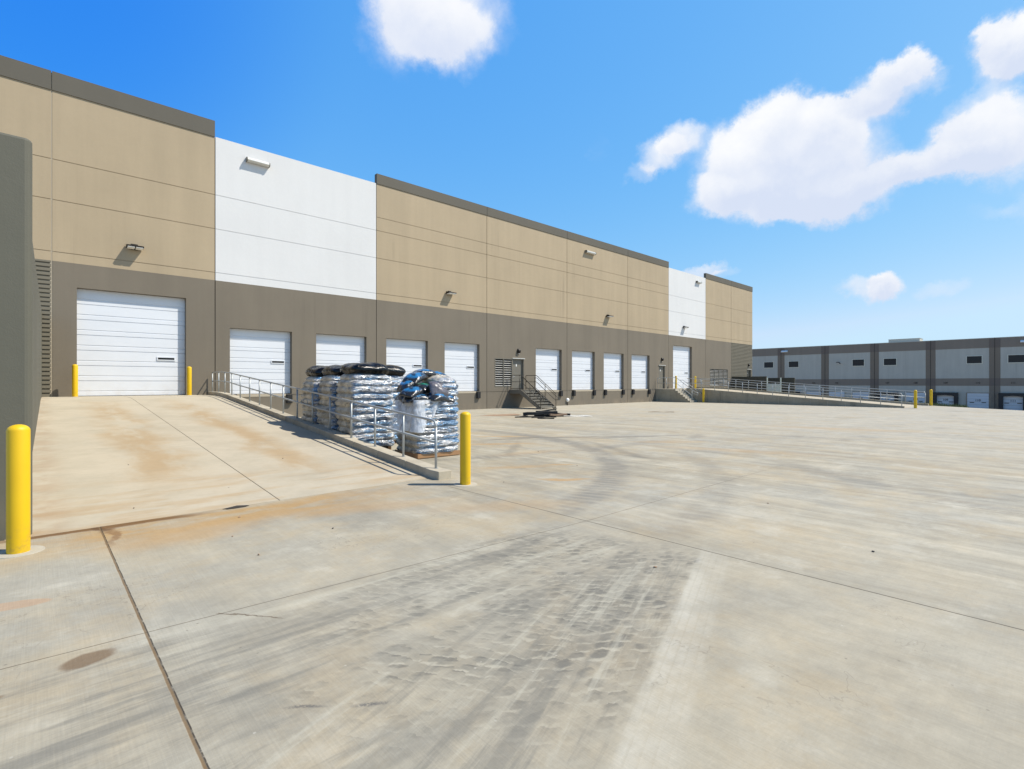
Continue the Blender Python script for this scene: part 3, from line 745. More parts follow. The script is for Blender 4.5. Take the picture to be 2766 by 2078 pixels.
# ------------------------------------------------------------------ railings
def railing(label, pts, posts, top, mid, r, mat, name='railing', group=None, start_drop=True, end_drop=True, extra=None):
    """pts: list of (x,y,base z) of the rail line; posts: y positions along it"""
    t = thing(name, (pts[0][0], pts[0][1], pts[0][2]), label, 'railing', group)
    P = [Vector(p) for p in pts]
    for h, nm in ((top, 'top_rail'), (mid, 'mid_rail')):
        Q = [p+Vector((0, 0, h)) for p in P]
        if nm == 'top_rail' and end_drop:
            Q = Q[:-1] + arc(Q[-2], Q[-1], Q[-1]-Vector((0, 0, 1)), .12)
        bm = BM(); tube(bm, Q, r); obj(nm, bm, mat, t)
    for (x, y, zb, zt) in posts:
        bm = BM(); tube(bm, [(x, y, zb-.03), (x, y, zt)], r*.97)
        lathe(bm, [(.0, zb+.004), (r*1.9, zb+.004), (r*1.9, zb-.01)], x, y, 10)
        obj('post', bm, mat, t)
    return t
Y1 = [26.29, 25.06, 23.93, 22.77, 21.48, 20.18, 18.95, 17.68, 16.43, 15.18, 13.97, 12.76, 11.49, 10.27, 9.04, 7.85]
kt = lambda y, k=.15: hz(y)+k
rx1 = lambda y: 5.36+SKEW*(y-7.9)
pts = [(rx1(y), y, kt(y)) for y in [26.29, 25.2, 24.4, 23.6, 22.9, 22.2, 16, 12, 7.85]]
railing('galvanised pipe railing on the kerb beside the near ramp', pts, [(rx1(y), y, kt(y), kt(y)+.86-(.11 if y == 7.85 else 0)) for y in Y1], .86, .47, .024, M['galv'])
# zip tie end bracket on last post
ys2 = [7.95+1.22*i for i in range(14)]
pts = [(44.14, y, kt(y, .12)) for y in [24.0, 23.4, 22.8, 22.2, 16, 12, 7.95]]
railing('galvanised railing on the near edge of the far ramp', pts, [(44.14, y, kt(y, .12), kt(y, .12)+.88-(.1 if y < 8 else 0)) for y in ys2], .88, .46, .026, M['galv'])
pts = [(50.36, y, kt(y)) for y in [26.3, 25.2, 24.4, 23.6, 22.9, 22.2, 16, 12, 7.6]]
railing('galvanised railing on the distant edge of the far ramp', pts, [(50.36, y, kt(y), kt(y)+.88-(.1 if y < 8 else 0)) for y in [7.6+1.22*i for i in range(16)]], .88, .46, .026, M['galv'])

# ------------------------------------------------------------------ steel stairs
ST = thing('steel_stairs', (24.9, 24.9, 0), 'brown painted steel stairs with pipe rails up to the grey personnel door', 'stairs')
xa, xb, yl, zt, yt = 24.15, 25.65, 25.26, 1.26, 23.42
bm = BM(); box(bm, xa+.05, xb-.05, yl, YF-.004, zt-.06, zt-.002); obj('landing', bm, M['greymetal'], ST)
for x in (xa, xb-.05):
    bm = BM(); prism(bm, [(YF-.003, zt+.01), (yl, zt+.01), (yt-.12, .0), (yt-.12+.34, .0), (yl+.12, zt-.27), (YF-.003, zt-.27)][::-1], x, x+.05, 0); obj('stringer', bm, M['greymetal'], ST)
n = 7; rs = zt/n; run = (yl-yt)/(n-1)
for k in range(1, n):
    y = yl-run*(n-k); z = rs*k
    bm = BM(); box(bm, xa+.05, xb-.05, y, y+run+.02, z-.035, z); box(bm, xa+.05, xb-.05, y+.0, y+.012, z-.10, z-.035)
    prism(bm, [(y+run+.0, z), (y+run+.012, z), (y+run+.012, z+rs-.04), (y+run, z+rs-.04)], xa+.06, xb-.06, 0)
    obj('tread', bm, M['greymetal'], ST)
sl = (zt)/(yl-yt)
for x, nm in ((xa+.02, 'left'), (xb-.02, 'right')):
    r = .021
    yend = yt-.0
    top = [(x, YF-.14, zt+.02), *arc((x, YF-.14, zt), (x, YF-.14, zt+1.0), (x, yl, zt+1.0), .08), *arc((x, YF-.14, zt+1.0), (x, yl, zt+1.0), (x, yend, zt+1.0-sl*(yl-yend)), .08), (x, yend, zt+1.0-sl*(yl-yend))]
    bm = BM(); tube(bm, top, r); obj('top_rail', bm, M['darkrail'], ST)
    bm = BM(); tube(bm, [(x, YF-.14, zt+.55), (x, yl, zt+.55), (x, yend, zt+.55-sl*(yl-yend))], r*.9); obj('mid_rail', bm, M['darkrail'], ST)
    bm = BM(); tube(bm, [(x, YF-.14, zt+.09), (x, yl, zt+.09), (x, yend, zt+.09-sl*(yl-yend))], r*.9); obj('toe_rail', bm, M['darkrail'], ST)
    xi = x+(.07 if nm == 'left' else -.07)
    bm = BM(); q = [(xi, yl+.12, zt+.82), (xi, yl-.12, zt+.82), (xi, yend-.05, zt+.82-sl*(yl-.12-yend+.05)), (xi, yend-.24, zt+.80-sl*(yl-yend)), (xi, yend-.24, zt+.60-sl*(yl-yend)), (x, yend, zt+.60-sl*(yl-yend))]
    tube(bm, q, r*.9); obj('handrail', bm, M['darkrail'], ST)
    for y in (25.42, 24.42, yend):
        z0 = zt if y > yl else zt-sl*(yl-y)
        bm = BM(); tube(bm, [(x, y, z0-.05), (x, y, z0+1.0)], r); obj('rail_post', bm, M['darkrail'], ST)

# ------------------------------------------------------------------ concrete steps by the far ramp
CS = thing('concrete_steps', (43.4, 24, 0), 'solid concrete landing and steps beside the far ramp with galvanised rails', 'steps')
bm = BM(); pr = [(YF-.004, -.3), (YF-.004, DK), (24.43, DK)]
n = 7; rs = DK/n; run = .24
for k in range(n):
    y = 24.43-run*k
    pr += [(y, DK-rs*(k+1)+0.0)] if k < n-1 else [(y, 0.0)]
    if k < n-1: pr += [(y-run, DK-rs*(k+1))]
pr += [(24.43-run*(n-1), -.3)]
prism(bm, pr, 42.8, 43.992, 0); obj('step_block', bm, M['conc'], CS)
bm = BM()
for k in range(n-1):
    y = 24.43-run*(k+1); z = DK-rs*(k+1); box(bm, 42.803, 43.985, y-.012, y+run-.01, z, z+.006); box(bm, 42.803, 43.985, y-.014, y-.002, z-rs+.008, z-.001)
box(bm, 42.803, 43.985, 24.42, YF-.01, DK, DK+.006); box(bm, 42.803, 43.985, 24.43-.014, 24.43-.002, DK-rs+.008, DK-.001)
obj('tread_surface', bm, M['slabtop'], CS)
for x in (42.88,):
    sl2 = rs/run; q0 = 24.43
    bm = BM(); tube(bm, [(x, 26.3, DK)] + arc((x, 26.3, DK), (x, 26.3, DK+1.04), (x, 25, DK+1.04), .08) + [(x, q0-.05, DK+1.04), (x, 22.55, DK+1.04-sl2*(q0-22.6)), (x, 22.30, DK+.98-sl2*(q0-22.6)), (x, 22.30, DK+.76-sl2*(q0-22.6)), (x, 22.85, DK+.78-sl2*(q0-22.85))], .024); obj('top_rail', bm, M['galv'], CS)
    bm = BM(); tube(bm, [(x, 26.3, DK+.55), (x, q0-.05, DK+.55), (x, 22.85, DK+.55-sl2*(q0-22.85))], .022); obj('mid_rail', bm, M['galv'], CS)
    for y in (25.4, 24.5, 23.7, 22.85):
        z0 = DK if y > q0 else DK-sl2*(q0-y)
        bm = BM(); tube(bm, [(x, y, z0-.1), (x, y, z0+1.03)], .022); obj('rail_post', bm, M['galv'], CS)
bm = BM(); tube(bm, [(43.93, 24.6, DK+.82), (43.93, 24.3, DK+.82), (43.93, 22.5, DK+.82-sl2*1.75)], .022); obj('handrail', bm, M['galv'], CS)

# ------------------------------------------------------------------ enclosure at the far corner
EN = thing('enclosure_wall', (58.7, 24, 0), 'dark screen wall of the bin enclosure behind the far ramp', 'wall')
bm = BM(); box(bm, 58.7, 58.92, 22.6, YF-.06, -2, 2.47); obj('side_wall', bm, M['encl'], EN)
bm = BM(); box(bm, 62.2, 62.4, 20.9, YF-.06, -2, 2.33); obj('rear_wall', bm, M['encl'], EN)
EG = thing('enclosure_gate', (58.75, 21.8, 0), 'pale green steel gate between two thin posts at the bin enclosure', 'gate')
for y in (22.5, 21.12):
    bm = BM(); box(bm, 58.71, 58.80, y-.045, y+.045, -1, 2.32); obj('gate_post', bm, M['gate'], EG)
for y0, y1 in ((21.18, 21.79), (21.82, 22.44)):
    bm = BM(); box(bm, 58.74, 58.78, y0, y1, .3, 1.66)
    for k in range(5): box(bm, 58.725, 58.74, y0+.02+k*.13, y0+.06+k*.13, .32, 1.62)
    obj('gate_leaf', bm, M['gate'], EG)

# ------------------------------------------------------------------ far building
FB = thing('distant_warehouse', (120, 20, -4), 'long grey warehouse with brown bands and numbered docks beyond the yard', 'warehouse')
XB = 120.0; J = [8.77+8.57*k for k in range(-4, 9)]
ya, yb = J[0], J[-1]
ddocks = [(111, 6.52, 1), (110, 10.91, 0), (109, 15.24, 1), (108, 19.54, 0), (107, 23.86, 1), (106, 28.2, 0), (105, 32.35, 0), (104, 36.6, 0), (103, 41.0, 1), (102, 45.3, 0), (112, 2.2, 0), (113, -2.1, 1)]
def fbox(name, y0, y1, z0, z1, d, mat, par=FB, back=.3):
    bm = BM(); box(bm, XB-d, XB+back, y0, y1, z0, z1); return obj(name, bm, mat, par)
bm = BM(); box(bm, XB, XB+60, ya, yb, -4.6, 9.3); obj('wall', bm, M['fgrey'], FB)
fbox('top_band', ya, yb, 7.80, 9.42, .02, M['fbrown'], back=.29)
bm = BM(); box(bm, XB-.06, XB+.35, ya, yb, 9.423, 9.52); obj('coping', bm, M['fgrey'], FB)
fbox('dock_band', ya, yb, 1.28, 2.58, .02, M['fbrown'], back=.29)
for y in J:
    fbox('pilaster', y-.70, y+.70, -4.6, 9.41, .035, M['fbrown2'], back=.28)
    for za, zb_ in ((7.80, 9.40), (1.28, 2.58)): fbox('band_crossing', y-.695, y+.695, za, zb_, .045, M['fdark'], back=.27)
    fbox('panel_joint', y-.035, y+.035, -4.6, 9.52, .062, M['joint'], back=.26)
for yc in (45.64, 40.5, 28.6, 23.42, 11.38, 6.14, -5.8, -11, 57.7, 62.8):
    w_ = fbox('window', yc-.97, yc+.97, 5.20, 6.43, .03, M['glass'], back=.25)
    bm = BM()
    for a, b, c_, d_ in ((-1.09, 1.09, 6.43, 6.54), (-1.09, 1.09, 5.09, 5.20), (-1.09, -.97, 5.2, 6.43), (.97, 1.09, 5.2, 6.43)): box(bm, XB-.06, XB+.2, yc+a, yc+b, c_, d_)
    obj('window_frame', bm, M['fframe'], w_)
def text_obj(s, size, loc, mat, par, name, ext=.01):
    cu = bpy.data.curves.new('t', 'FONT'); cu.body = s; cu.size = size; cu.align_x = 'CENTER'; cu.align_y = 'CENTER'; cu.extrude = ext; cu.offset = .012*size
    tmp = bpy.data.objects.new('tmp', cu); COL.objects.link(tmp)
    bpy.context.view_layer.update()
    me = bpy.data.meshes.new_from_object(tmp.evaluated_get(bpy.context.evaluated_depsgraph_get()))
    bpy.data.objects.remove(tmp); me.name = name
    me.transform(Matrix.Translation(Vector(loc)-depth_loc(par)) @ Matrix.Rotation(R(-90), 4, 'Z') @ Matrix.Rotation(R(90), 4, 'X'))
    me.materials.clear(); me.materials.append(mat)
    o = bpy.data.objects.new(name, me); COL.objects.link(o); o.parent = par; return o
for num, yc, seal in ddocks:
    d_ = fbox('dock_door', yc-1.40, yc+1.40, -3.0, -.03, .04, M['fdoor'], back=.2)
    for k in range(1, 6):
        pass
    bm = BM()
    for k in range(1, 6): box(bm, XB-.05, XB-.038, yc-1.39, yc+1.39, -3+k*.5-.012, -3+k*.5+.012)
    obj('section_line', bm, M['fbrown'], d_)
    for sy in (-.77, .77):
        bm = BM(); box(bm, XB-.065, XB-.04, yc+sy-.29, yc+sy+.29, -1.68, -1.56); obj('door_window', bm, M['glass'], d_)
    text_obj(str(num), .50, (XB-.06, yc, -1.25), M['black'], d_, 'door_number')
    if num != 106: text_obj(str(num), .42, (XB-.05, yc+.0, 1.78), M['black'], FB, 'dock_number')
    if seal:
        bm = BM(); box(bm, XB-.55, XB-.045, yc+1.18, yc+1.76, -4.2, .08); box(bm, XB-.55, XB-.045, yc-1.76, yc-1.18, -4.2, .08)
        prism(bm, [(yc-1.18, .08), (yc+1.18, .08), (yc+1.18, -.52), (yc+.9, -.46), (yc, -.38), (yc-.9, -.46), (yc-1.18, -.52)], XB-.55, XB-.05, 0)
        obj('dock_seal', bm, M['black'], d_)
    else:
        bm = BM(); box(bm, XB-.08, XB-.042, yc+1.40, yc+1.52, -3.0, .02); box(bm, XB-.08, XB-.042, yc-1.46, yc-1.40, -3.0, .02); box(bm, XB-.08, XB-.042, yc-1.46, yc+1.52, .02, .08); obj('door_frame', bm, M['fbrown'], d_)
# rooftop unit, lamps
RU = thing('rooftop_unit', (122.5, 21.3, 9.5), 'beige boxy ventilation unit on the roof of the distant warehouse', 'roof unit')
bm = BM(); box(bm, 121.2, 124.2, 19.1, 23.9, 9.28, 10.12); obj('housing', bm, M['fframe'], RU)
bm = BM(); box(bm, 121.15, 124.25, 19.05, 23.95, 10.122, 10.18); obj('lid', bm, M['fgrey'], RU)
for yc, lb in ((42.3, 'white strip light under the distant roofline, left of the two'), (5.0, 'white strip light under the distant roofline at the right picture edge')):
    tt = thing('strip_light', (XB, yc, 8.65), lb, 'strip light', 'white strip lights on the distant warehouse')
    bm = BM(); prism(bm, [(XB-.065, 8.52), (XB-.42, 8.52), (XB-.42, 8.62), (XB-.065, 8.92)], yc-.65, yc+.65, 1) if False else None
    bm.free() if False else None
    v8 = [(XB-.065, 8.50), (XB-.42, 8.50), (XB-.42, 8.60), (XB-.065, 8.88)]
    bm = BM()
    A = [bm.verts.new((a, yc-.65, b)) for a, b in v8]; B = [bm.verts.new((a, yc+.65, b)) for a, b in v8]
    fs = [bm.faces.new(A), bm.faces.new(B[::-1])] + [bm.faces.new((A[(i+1) % 4], A[i], B[i], B[(i+1) % 4])) for i in range(4)]
    bmesh.ops.recalc_face_normals(bm, faces=bm.faces)
    obj('housing', bm, M['lens'], tt)
tt = thing('wall_lamp', (XB, 31.9, 5.8), 'dark arm lamp on the grey wall of the distant warehouse', 'wall lamp')
bm = BM(); tube(bm, [(XB-.03, 31.75, 5.70), (XB-.35, 31.85, 5.98), (XB-.7, 31.95, 6.0)], .07); obj('arm', bm, M['darkmetal'], tt)
bm = BM(); box(bm, XB-.95, XB-.45, 31.75, 32.25, 5.90, 6.02); obj('lamp_head', bm, M['darkmetal'], tt, bev=.02)
bm = BM()
gb = []
rnd = random.Random(3)
for i in range(1400):
    x = rnd.uniform(51.0, 56); y = rnd.uniform(5.5, 11); z = gz(x, y)
    h = rnd.uniform(.12, .34); a = rnd.uniform(0, 6.28); w = .02
    p = Vector((x, y, z)); d = Vector((math.cos(a), math.sin(a), 0))
    v0 = bm.verts.new(p-d*w); v1 = bm.verts.new(p+d*w); v2 = bm.verts.new(p+Vector((rnd.uniform(-.1,.1), rnd.uniform(-.1,.1), h)))
    bm.faces.new((v0, v1, v2))
tag(obj('grass', bm, M['grass']), 'green grass verge behind the low end of the far ramp', 'grass', kind='stuff')

# ------------------------------------------------------------------ wrapped loads
def fbm(p, o=4):
    s, a = 0, 1
    for i in range(o): s += a*mn.noise(p); p = p*2.03; a *= .5
    return s
def stack_skin(w, d, z0, z1, layers, seed, shoulder=.25, nu=150, nv=150, toppull=.30):
    bm = BM(); rows = []; off = Vector((seed*7.3, seed*3.1, seed*1.7)); H = z1-z0
    rnd = random.Random(seed); lay = [rnd.uniform(-.02, .02) for _ in range(layers+2)]; sh = [rnd.uniform(0, 1) for _ in range(layers+2)]
    for j in range(nv+1):
        v = j/nv; z = z0+H*v
        L = v*layers; li = int(min(L, layers-1)); fr = L-li
        row = []
        for i in range(nu):
            t = 2*math.pi*i/nu; c, s_ = math.cos(t), math.sin(t); n_ = 8
            k = (abs(c)**n_+abs(s_)**n_)**(-1/n_)
            x, y = c*k*w/2, s_*k*d/2
            nrm = Vector((abs(c)**(n_-1)*(1 if c > 0 else -1), abs(s_)**(n_-1)*(1 if s_ > 0 else -1), 0)).normalized()
            wav = fbm(Vector((x*2.1, y*2.1, li*1.9))+off, 2)
            b = abs(math.sin(math.pi*min(1, max(0, fr+.09*wav))))**.55*.058
            # each layer holds bags side by side: seams pull in
            sx = abs(math.sin(math.pi*(x/w*2+sh[li]))); sy = abs(math.sin(math.pi*(y/d*2+sh[li]+.4)))
            seam = (1-sx**.35)*abs(nrm.y)+(1-sy**.35)*abs(nrm.x)
            o = b-.03*seam+lay[li]+.030*fbm(Vector((x*1.6, y*1.6, z*1.3))+off, 3)+.012*fbm(Vector((x*6, y*6, z*17))+off, 3)
            cr = 1-abs(mn.noise(Vector((x*4+z*3, y*4-z*2, z*11))+off)); o += .012*max(0, cr-.75)*4
            o += .010*math.sin(1.3*z/H+seed)
            sq = 1.0
            if v > 1-shoulder: q = (v-(1-shoulder))/shoulder; sq = 1-toppull*q*q*q
            row.append(bm.verts.new((x*sq+nrm.x*o, y*sq+nrm.y*o, z+.01*fbm(Vector((x*3, y*3, z*3))+off, 2))))
        rows.append(row)
    for A, B in zip(rows, rows[1:]):
        for i in range(nu):
            k = (i+1) % nu; bm.faces.new((A[i], A[k], B[k], B[i]))
    return bm, rows
def cap_top(bm, row, dz, seed, rings=14, sag=None):
    """closes the skin with a lumpy dome"""
    c = sum((v.co for v in row), Vector())/len(row); prev = row; n = len(row)
    for r in range(1, rings+1):
        f = 1-r/rings
        if r == rings:
            top = bm.verts.new((c.x, c.y, c.z+dz))
            for i in range(n): bm.faces.new((prev[i], prev[(i+1) % n], top))
            break
        cur = []
        for v in row:
            p = c+(v.co-c)*f; h = dz*(1-f**2.2)**.8
            p.z = v.co.z*f+c.z*(1-f)+h+.035*fbm(Vector((p.x*4+seed, p.y*4, seed)), 3)*(1-f)**.3
            cur.append(bm.verts.new(p))
        for i in range(n): k = (i+1) % n; bm.faces.new((prev[i], prev[k], cur[k], cur[i]))
        prev = cur
def black_cover(w, d, zt, seed):
    bm = BM(); nu = 128; rows = []; off = Vector((seed, 2*seed, 5))
    nr = 26
    prof = []
    for j in range(nr+1):
        t = j/nr
        rows_t = t; row = []
        for i in range(nu):
            a = 2*math.pi*i/nu; c, s_ = math.cos(a), math.sin(a); n_ = 4
            k = (abs(c)**n_+abs(s_)**n_)**(-1/n_)
            bx, by = c*k*w/2, s_*k*d/2
            edge = .045*fbm(Vector((bx*3.5, by*3.5, 0))+off, 3)
            ang = t*math.pi*.62
            f = math.sin(ang)/math.sin(math.pi*.5) if ang < math.pi/2 else 1-.12*(ang-math.pi/2)
            f = min(1, math.sin(min(ang, math.pi/2))**.62) if ang < math.pi/2 else 1-.22*(ang-math.pi/2)
            z = zt-.02+.20*math.cos(ang)*1.0+.012*fbm(Vector((bx*f*5, by*f*5, 3))+off, 3)
            z += .05*fbm(Vector((bx*f*1.7, by*f*1.7, 1))+off, 2)
            ruff = .014*math.sin(a*31+4*mn.noise(Vector((a*2, seed, 0))))*max(0, t-.5)*2
            f2 = f*(1+ruff)
            row.append(bm.verts.new((bx*f2*(1+edge*.4), by*f2*(1+edge*.4), z-(edge*.5 if t > .8 else 0))) if j else None)
        if j == 0: rows.append([bm.verts.new((0, 0, zt+.18))]); continue
        rows.append(row)
    A = rows[0][0]
    for i in range(nu): bm.faces.new((A, rows[1][i], rows[1][(i+1) % nu]))
    for P_, Q_ in zip(rows[1:], rows[2:]):
        for i in range(nu): k = (i+1) % nu; bm.faces.new((P_[i], Q_[i], Q_[k], P_[k]))
    bmesh.ops.recalc_face_normals(bm, faces=bm.faces)
    return bm
def pallet_bm(w, d):
    bm = BM()
    for k in range(6): y = -d/2+k*(d-.10)/5; box(bm, -w/2, w/2, y, y+.10, .112, .132)
    for k in range(3): x = -w/2+k*(w-.09)/2; box(bm, x, x+.09, -d/2+.003, d/2-.003, .022, .112)
    for k in range(3): y = -d/2+.002+k*(d-.104)/2; box(bm, -w/2+.002, w/2-.002, y, y+.10, .0, .022)
    return bm
def wrapped_load(x, y, w, d, h, seed, label, rot=0, layers=11):
    t = thing('wrapped_pallet_load', (x, y, 0), label, 'pallet load', 'film-wrapped pallet loads behind the railing', rz=rot)
    obj('pallet', pallet_bm(w*.86, d*.86), M['wood'], t, local=True)
    bm, rows = stack_skin(w-.08, d-.08, .10, h-.14, layers, seed)
    cap_top(bm, rows[-1], .10, seed)
    obj('film_wrapped_sacks', bm, M['wrap'], t, local=True, smooth=True)
    c = obj('black_top_sheet', black_cover(w*.90, d*.94, h-.055, seed*1.7), M['blacktop'], t, local=True, smooth=True)
    return t
wrapped_load(6.21, 12.30, 1.17, 1.06, 2.10, 2, 'tall silver film-wrapped pallet load with black top, nearest of the row beside the railing')
wrapped_load(6.19, 13.47, 1.12, 1.04, 2.08, 5, 'silver film-wrapped pallet load with black top, middle of the row beside the railing')
wrapped_load(6.18, 14.62, 1.12, 1.04, 2.06, 8, 'silver film-wrapped pallet load with black top, leftmost and farthest along the railing')
wrapped_load(7.42, 13.45, 1.10, 1.10, 2.10, 11, 'silver film-wrapped pallet load behind the nearest tall one, away from the railing')

# the opened load in front
OL = thing('opened_pallet_load', (6.86, 10.40, 0), 'opened silver-wrapped pallet load with torn clear film at the end of the railing', 'pallet load', rz=R(-3))
w, d = 1.12, 1.08
obj('pallet', pallet_bm(w*.9, d*.9), M['wood'], OL, local=True)
bm = BM(); box(bm, -w/2-.005, w/2+.005, -d/2-.008, d/2+.005, .012, .020); box(bm, -w/2-.005, w/2+.005, -d/2-.012, -d/2-.006, .021, .12); box(bm, -w/2-.012, -w/2-.006, -d/2-.01, d/2+.005, .021, .12); obj('cardboard_sheet', bm, M['wood'], OL, local=True)
bm, rows = stack_skin(w-.03, d-.02, .10, 1.30, 8, 21, shoulder=.08, toppull=.08)
cap_top(bm, rows[-1], .05, 3); obj('film_wrapped_sacks', bm, M['wrap'], OL, local=True, smooth=True)
# the taller wrapped back-right part
bm, rows = stack_skin(.50, d-.10, 0, .60, 4, 33, shoulder=.45, nu=110, nv=70, toppull=.25)
cap_top(bm, rows[-1], .05, 8); bmesh.ops.translate(bm, verts=bm.verts, vec=(.31, .06, 1.25)); obj('film_wrapped_sacks', bm, M['wrap'], OL, local=True, smooth=True)
# torn film flap on the left corner
bm = BM(); N1, N2 = 40, 34; V = []
for i in range(N1+1):
    u = i/N1; r_ = []
    for j in range(N2+1):
        v_ = j/N2
        # runs along the left face, round the corner, down the front
        s_ = u*1.9
        if s_ < 1.0: bx, by, nx, ny = -w/2, d/2-.12-s_*.96, -1, 0
        else: bx, by, nx, ny = -w/2+(s_-1.0)*.80, -d/2, 0, -1
        low = 1.33-.72*v_*(1.0 if s_ < 1.05 else max(.12, 1-(s_-1.05)/.85))
        flare = .045+.26*v_**1.1*(.6+.4*math.sin(s_*3.1+.4))
        if s_ > 1: flare *= max(.25, 1-(s_-1)/.9)
        wv = .045*v_*math.sin(s_*17+2*v_)+.03*fbm(Vector((s_*3, v_*2, 4)), 3)
        kx = -.6 if abs(s_-1) < .12 else 0
        cn = max(0, 1-abs(s_-1)/.18)
        r_.append(bm.verts.new((bx+nx*(flare+wv)-(.06*cn), by+ny*(flare+wv)-.03*cn, low+.03*math.sin(s_*9)*v_)))
    V.append(r_)
for i in range(N1):
    for j in range(N2): bm.faces.new((V[i][j], V[i+1][j], V[i+1][j+1], V[i][j+1]))
obj('torn_film', bm, M['clear'], OL, local=True, smooth=True)

def sack_mesh(L, W, H, seed, sag=.0, bend=0.0):
    bm = BM(); nu, nv = 44, 30; off = Vector((seed*3.7, seed, 0)); top, bot = [], []
    for side, store in ((1, top), (-1, bot)):
        for i in range(nu+1):
            row = []
            for j in range(nv+1):
                a, b = i/nu*2-1, j/nv*2-1
                e = max(0, (1-abs(a)**3.2))*max(0, (1-abs(b)**2.8)); e = e**.52
                x = a*L/2*(1-.06*abs(b)**2); y = b*W/2*(1-.10*abs(a)**2)
                z = side*H/2*e*(1.15 if side > 0 else .85)
                z += .016*fbm(Vector((x*5, y*5, side))+off, 3)*(.35+e)
                z += .010*math.sin(22*y+3*mn.noise(Vector((x*5, y*3, seed))))*abs(a)**2*(.2+e)
                z += H*.5-bend*(a*a)-sag*(b*b)
                row.append((x, y, z))
            store.append(row)
    T = [[bm.verts.new(p) for p in r_] for r_ in top]; B_ = []
    for i in range(nu+1):
        B_.append([T[i][j] if (i in (0, nu) or j in (0, nv)) else bm.verts.new(bot[i][j]) for j in range(nv+1)])
    for i in range(nu):
        for j in range(nv):
            bm.faces.new((T[i][j], T[i+1][j], T[i+1][j+1], T[i][j+1]))
            try: bm.faces.new((B_[i][j], B_[i][j+1], B_[i+1][j+1], B_[i+1][j]))
            except ValueError: pass
    me = bpy.data.meshes.new('sack'); bmesh.ops.recalc_face_normals(bm, faces=bm.faces); bm.to_mesh(me); bm.free()
    me.polygons.foreach_set('use_smooth', [True]*len(me.polygons))
    return me
smA = sack_mesh(.66, .44, .17, 1, .02, .05); smB = sack_mesh(.62, .44, .18, 4, .03, .08); smC = sack_mesh(.56, .42, .17, 9, .02, .03)
def sack(me, mat, loc, rot, label):
    m2 = me.copy(); m2.materials.clear(); m2.materials.append(M[mat])
    o = bpy.data.objects.new('sack', m2); COL.objects.link(o); o.location = loc; o.rotation_euler = [R(a) for a in rot]
    return tag(o, label, 'sack', 'loose sacks heaped on the opened pallet load')
S = [
 (smA, 'sackblue', (6.42, 10.16, 1.28), (4, -3, -14), 'blue and charcoal sack at the lower left front of the heap'),
 (smB, 'sackblue', (6.86, 9.98, 1.30), (8, 8, 10), 'blue and charcoal sack under the grey one, front of the heap'),
 (smC, 'sackblue', (7.16, 10.10, 1.29), (4, -12, 62), 'blue sack wedged against the film at the right front'),
 (smB, 'sackblue', (6.42, 10.62, 1.29), (0, -6, 80), 'blue and charcoal sack at the left back bottom of the heap'),
 (smA, 'sackblue', (6.38, 10.24, 1.44), (6, -10, 18), 'charcoal sack with a blue top, second layer at the left'),
 (smB, 'sackgreen', (6.66, 10.34, 1.52), (0, 6, 36), 'charcoal sack with a green patch in the middle of the heap'),
 (smB, 'sackblue', (6.42, 10.46, 1.60), (-6, -16, 6), 'charcoal sack with a pale shine, third layer at the left'),
 (smA, 'sackblue', (6.60, 10.52, 1.77), (6, -16, 26), 'blue and charcoal sack at the upper left of the heap'),
 (smA, 'sackblue', (6.96, 10.66, 1.86), (-2, 4, -6), 'topmost blue sack of the heap'),
 (smC, 'sackgreen', (7.20, 10.34, 1.62), (6, 8, 40), 'green and charcoal sack behind the film at the right'),
 (smA, 'sackblue', (7.28, 10.60, 1.80), (2, 14, -20), 'blue and charcoal sack at the upper right of the heap'),
 (smC, 'sackgrey', (6.90, 10.04, 1.52), (60, 8, 6), 'clear sack of grey filling slumped upright on the front of the heap'),
]
for q in S: sack(*q)
sack(smA, 'sackgrey', (5.86, 11.42, .0), (0, 0, 10), 'black sack lying on the ground between the two front pallet loads')
bpy.data.objects[-1] if False else None

# ------------------------------------------------------------------ scrap on the yard
CD = obj('cardboard_panel', (lambda b: (prism(b, [(-1.25, -.25), (.1, -.55), (1.15, -.1), (.9, .5), (-.3, .35)], .0, .012, 2), b)[1])(BM()), M['card'])
CD.location = (18.05, 20.5, .015); CD.rotation_euler = (R(2), R(-1), R(-36)); tag(CD, 'flat torn brown cardboard panel lying left of the black scrap heap', 'cardboard')
def slat(x, y, z, L, w_, h, rz, ry, mat, name, label):
    bm = BM(); box(bm, -L/2, L/2, -w_/2, w_/2, 0, h)
    bmesh.ops.subdivide_edges(bm, edges=[e for e in bm.edges if abs((e.verts[0].co-e.verts[1].co).x) > L*.9], cuts=7)
    for v in bm.verts:
        v.co.y += .02*math.sin(v.co.x*5+x); v.co.z += .012*math.sin(v.co.x*7+y)
    o = obj(name, bm, mat, bev=.004); o.location = (x, y, z); o.rotation_euler = (0, R(ry), R(rz)); return tag(o, label, 'scrap', 'scrap heaped on the yard by the steel stairs')
slat(19.10, 18.55, .10, 1.75, .46, .14, -40, -3, M['black'], 'rubber_slab', 'thick black rubber slab on top of the scrap heap')
slat(19.55, 18.35, .0, 1.5, .42, .10, -52, 0, M['black'], 'rubber_slab', 'black rubber slab underneath the scrap heap')
slat(19.70, 18.70, .235, 1.1, .10, .07, -36, -5, M['black'], 'rubber_strip', 'black strip sticking up at the right of the scrap heap')
slat(19.65, 17.80, .05, .9, .22, .09, -30, 0, M['card'], 'wood_board', 'short brown board at the right end of the scrap heap')
slat(20.00, 17.75, .06, .7, .14, .10, -48, 4, M['black'], 'rubber_strip', 'short black strip at the far right of the scrap heap')
slat(18.10, 18.30, .0, 1.5, .09, .045, -30, 0, M['black'], 'rubber_strip', 'thin black strip on the ground in front of the scrap heap, left')
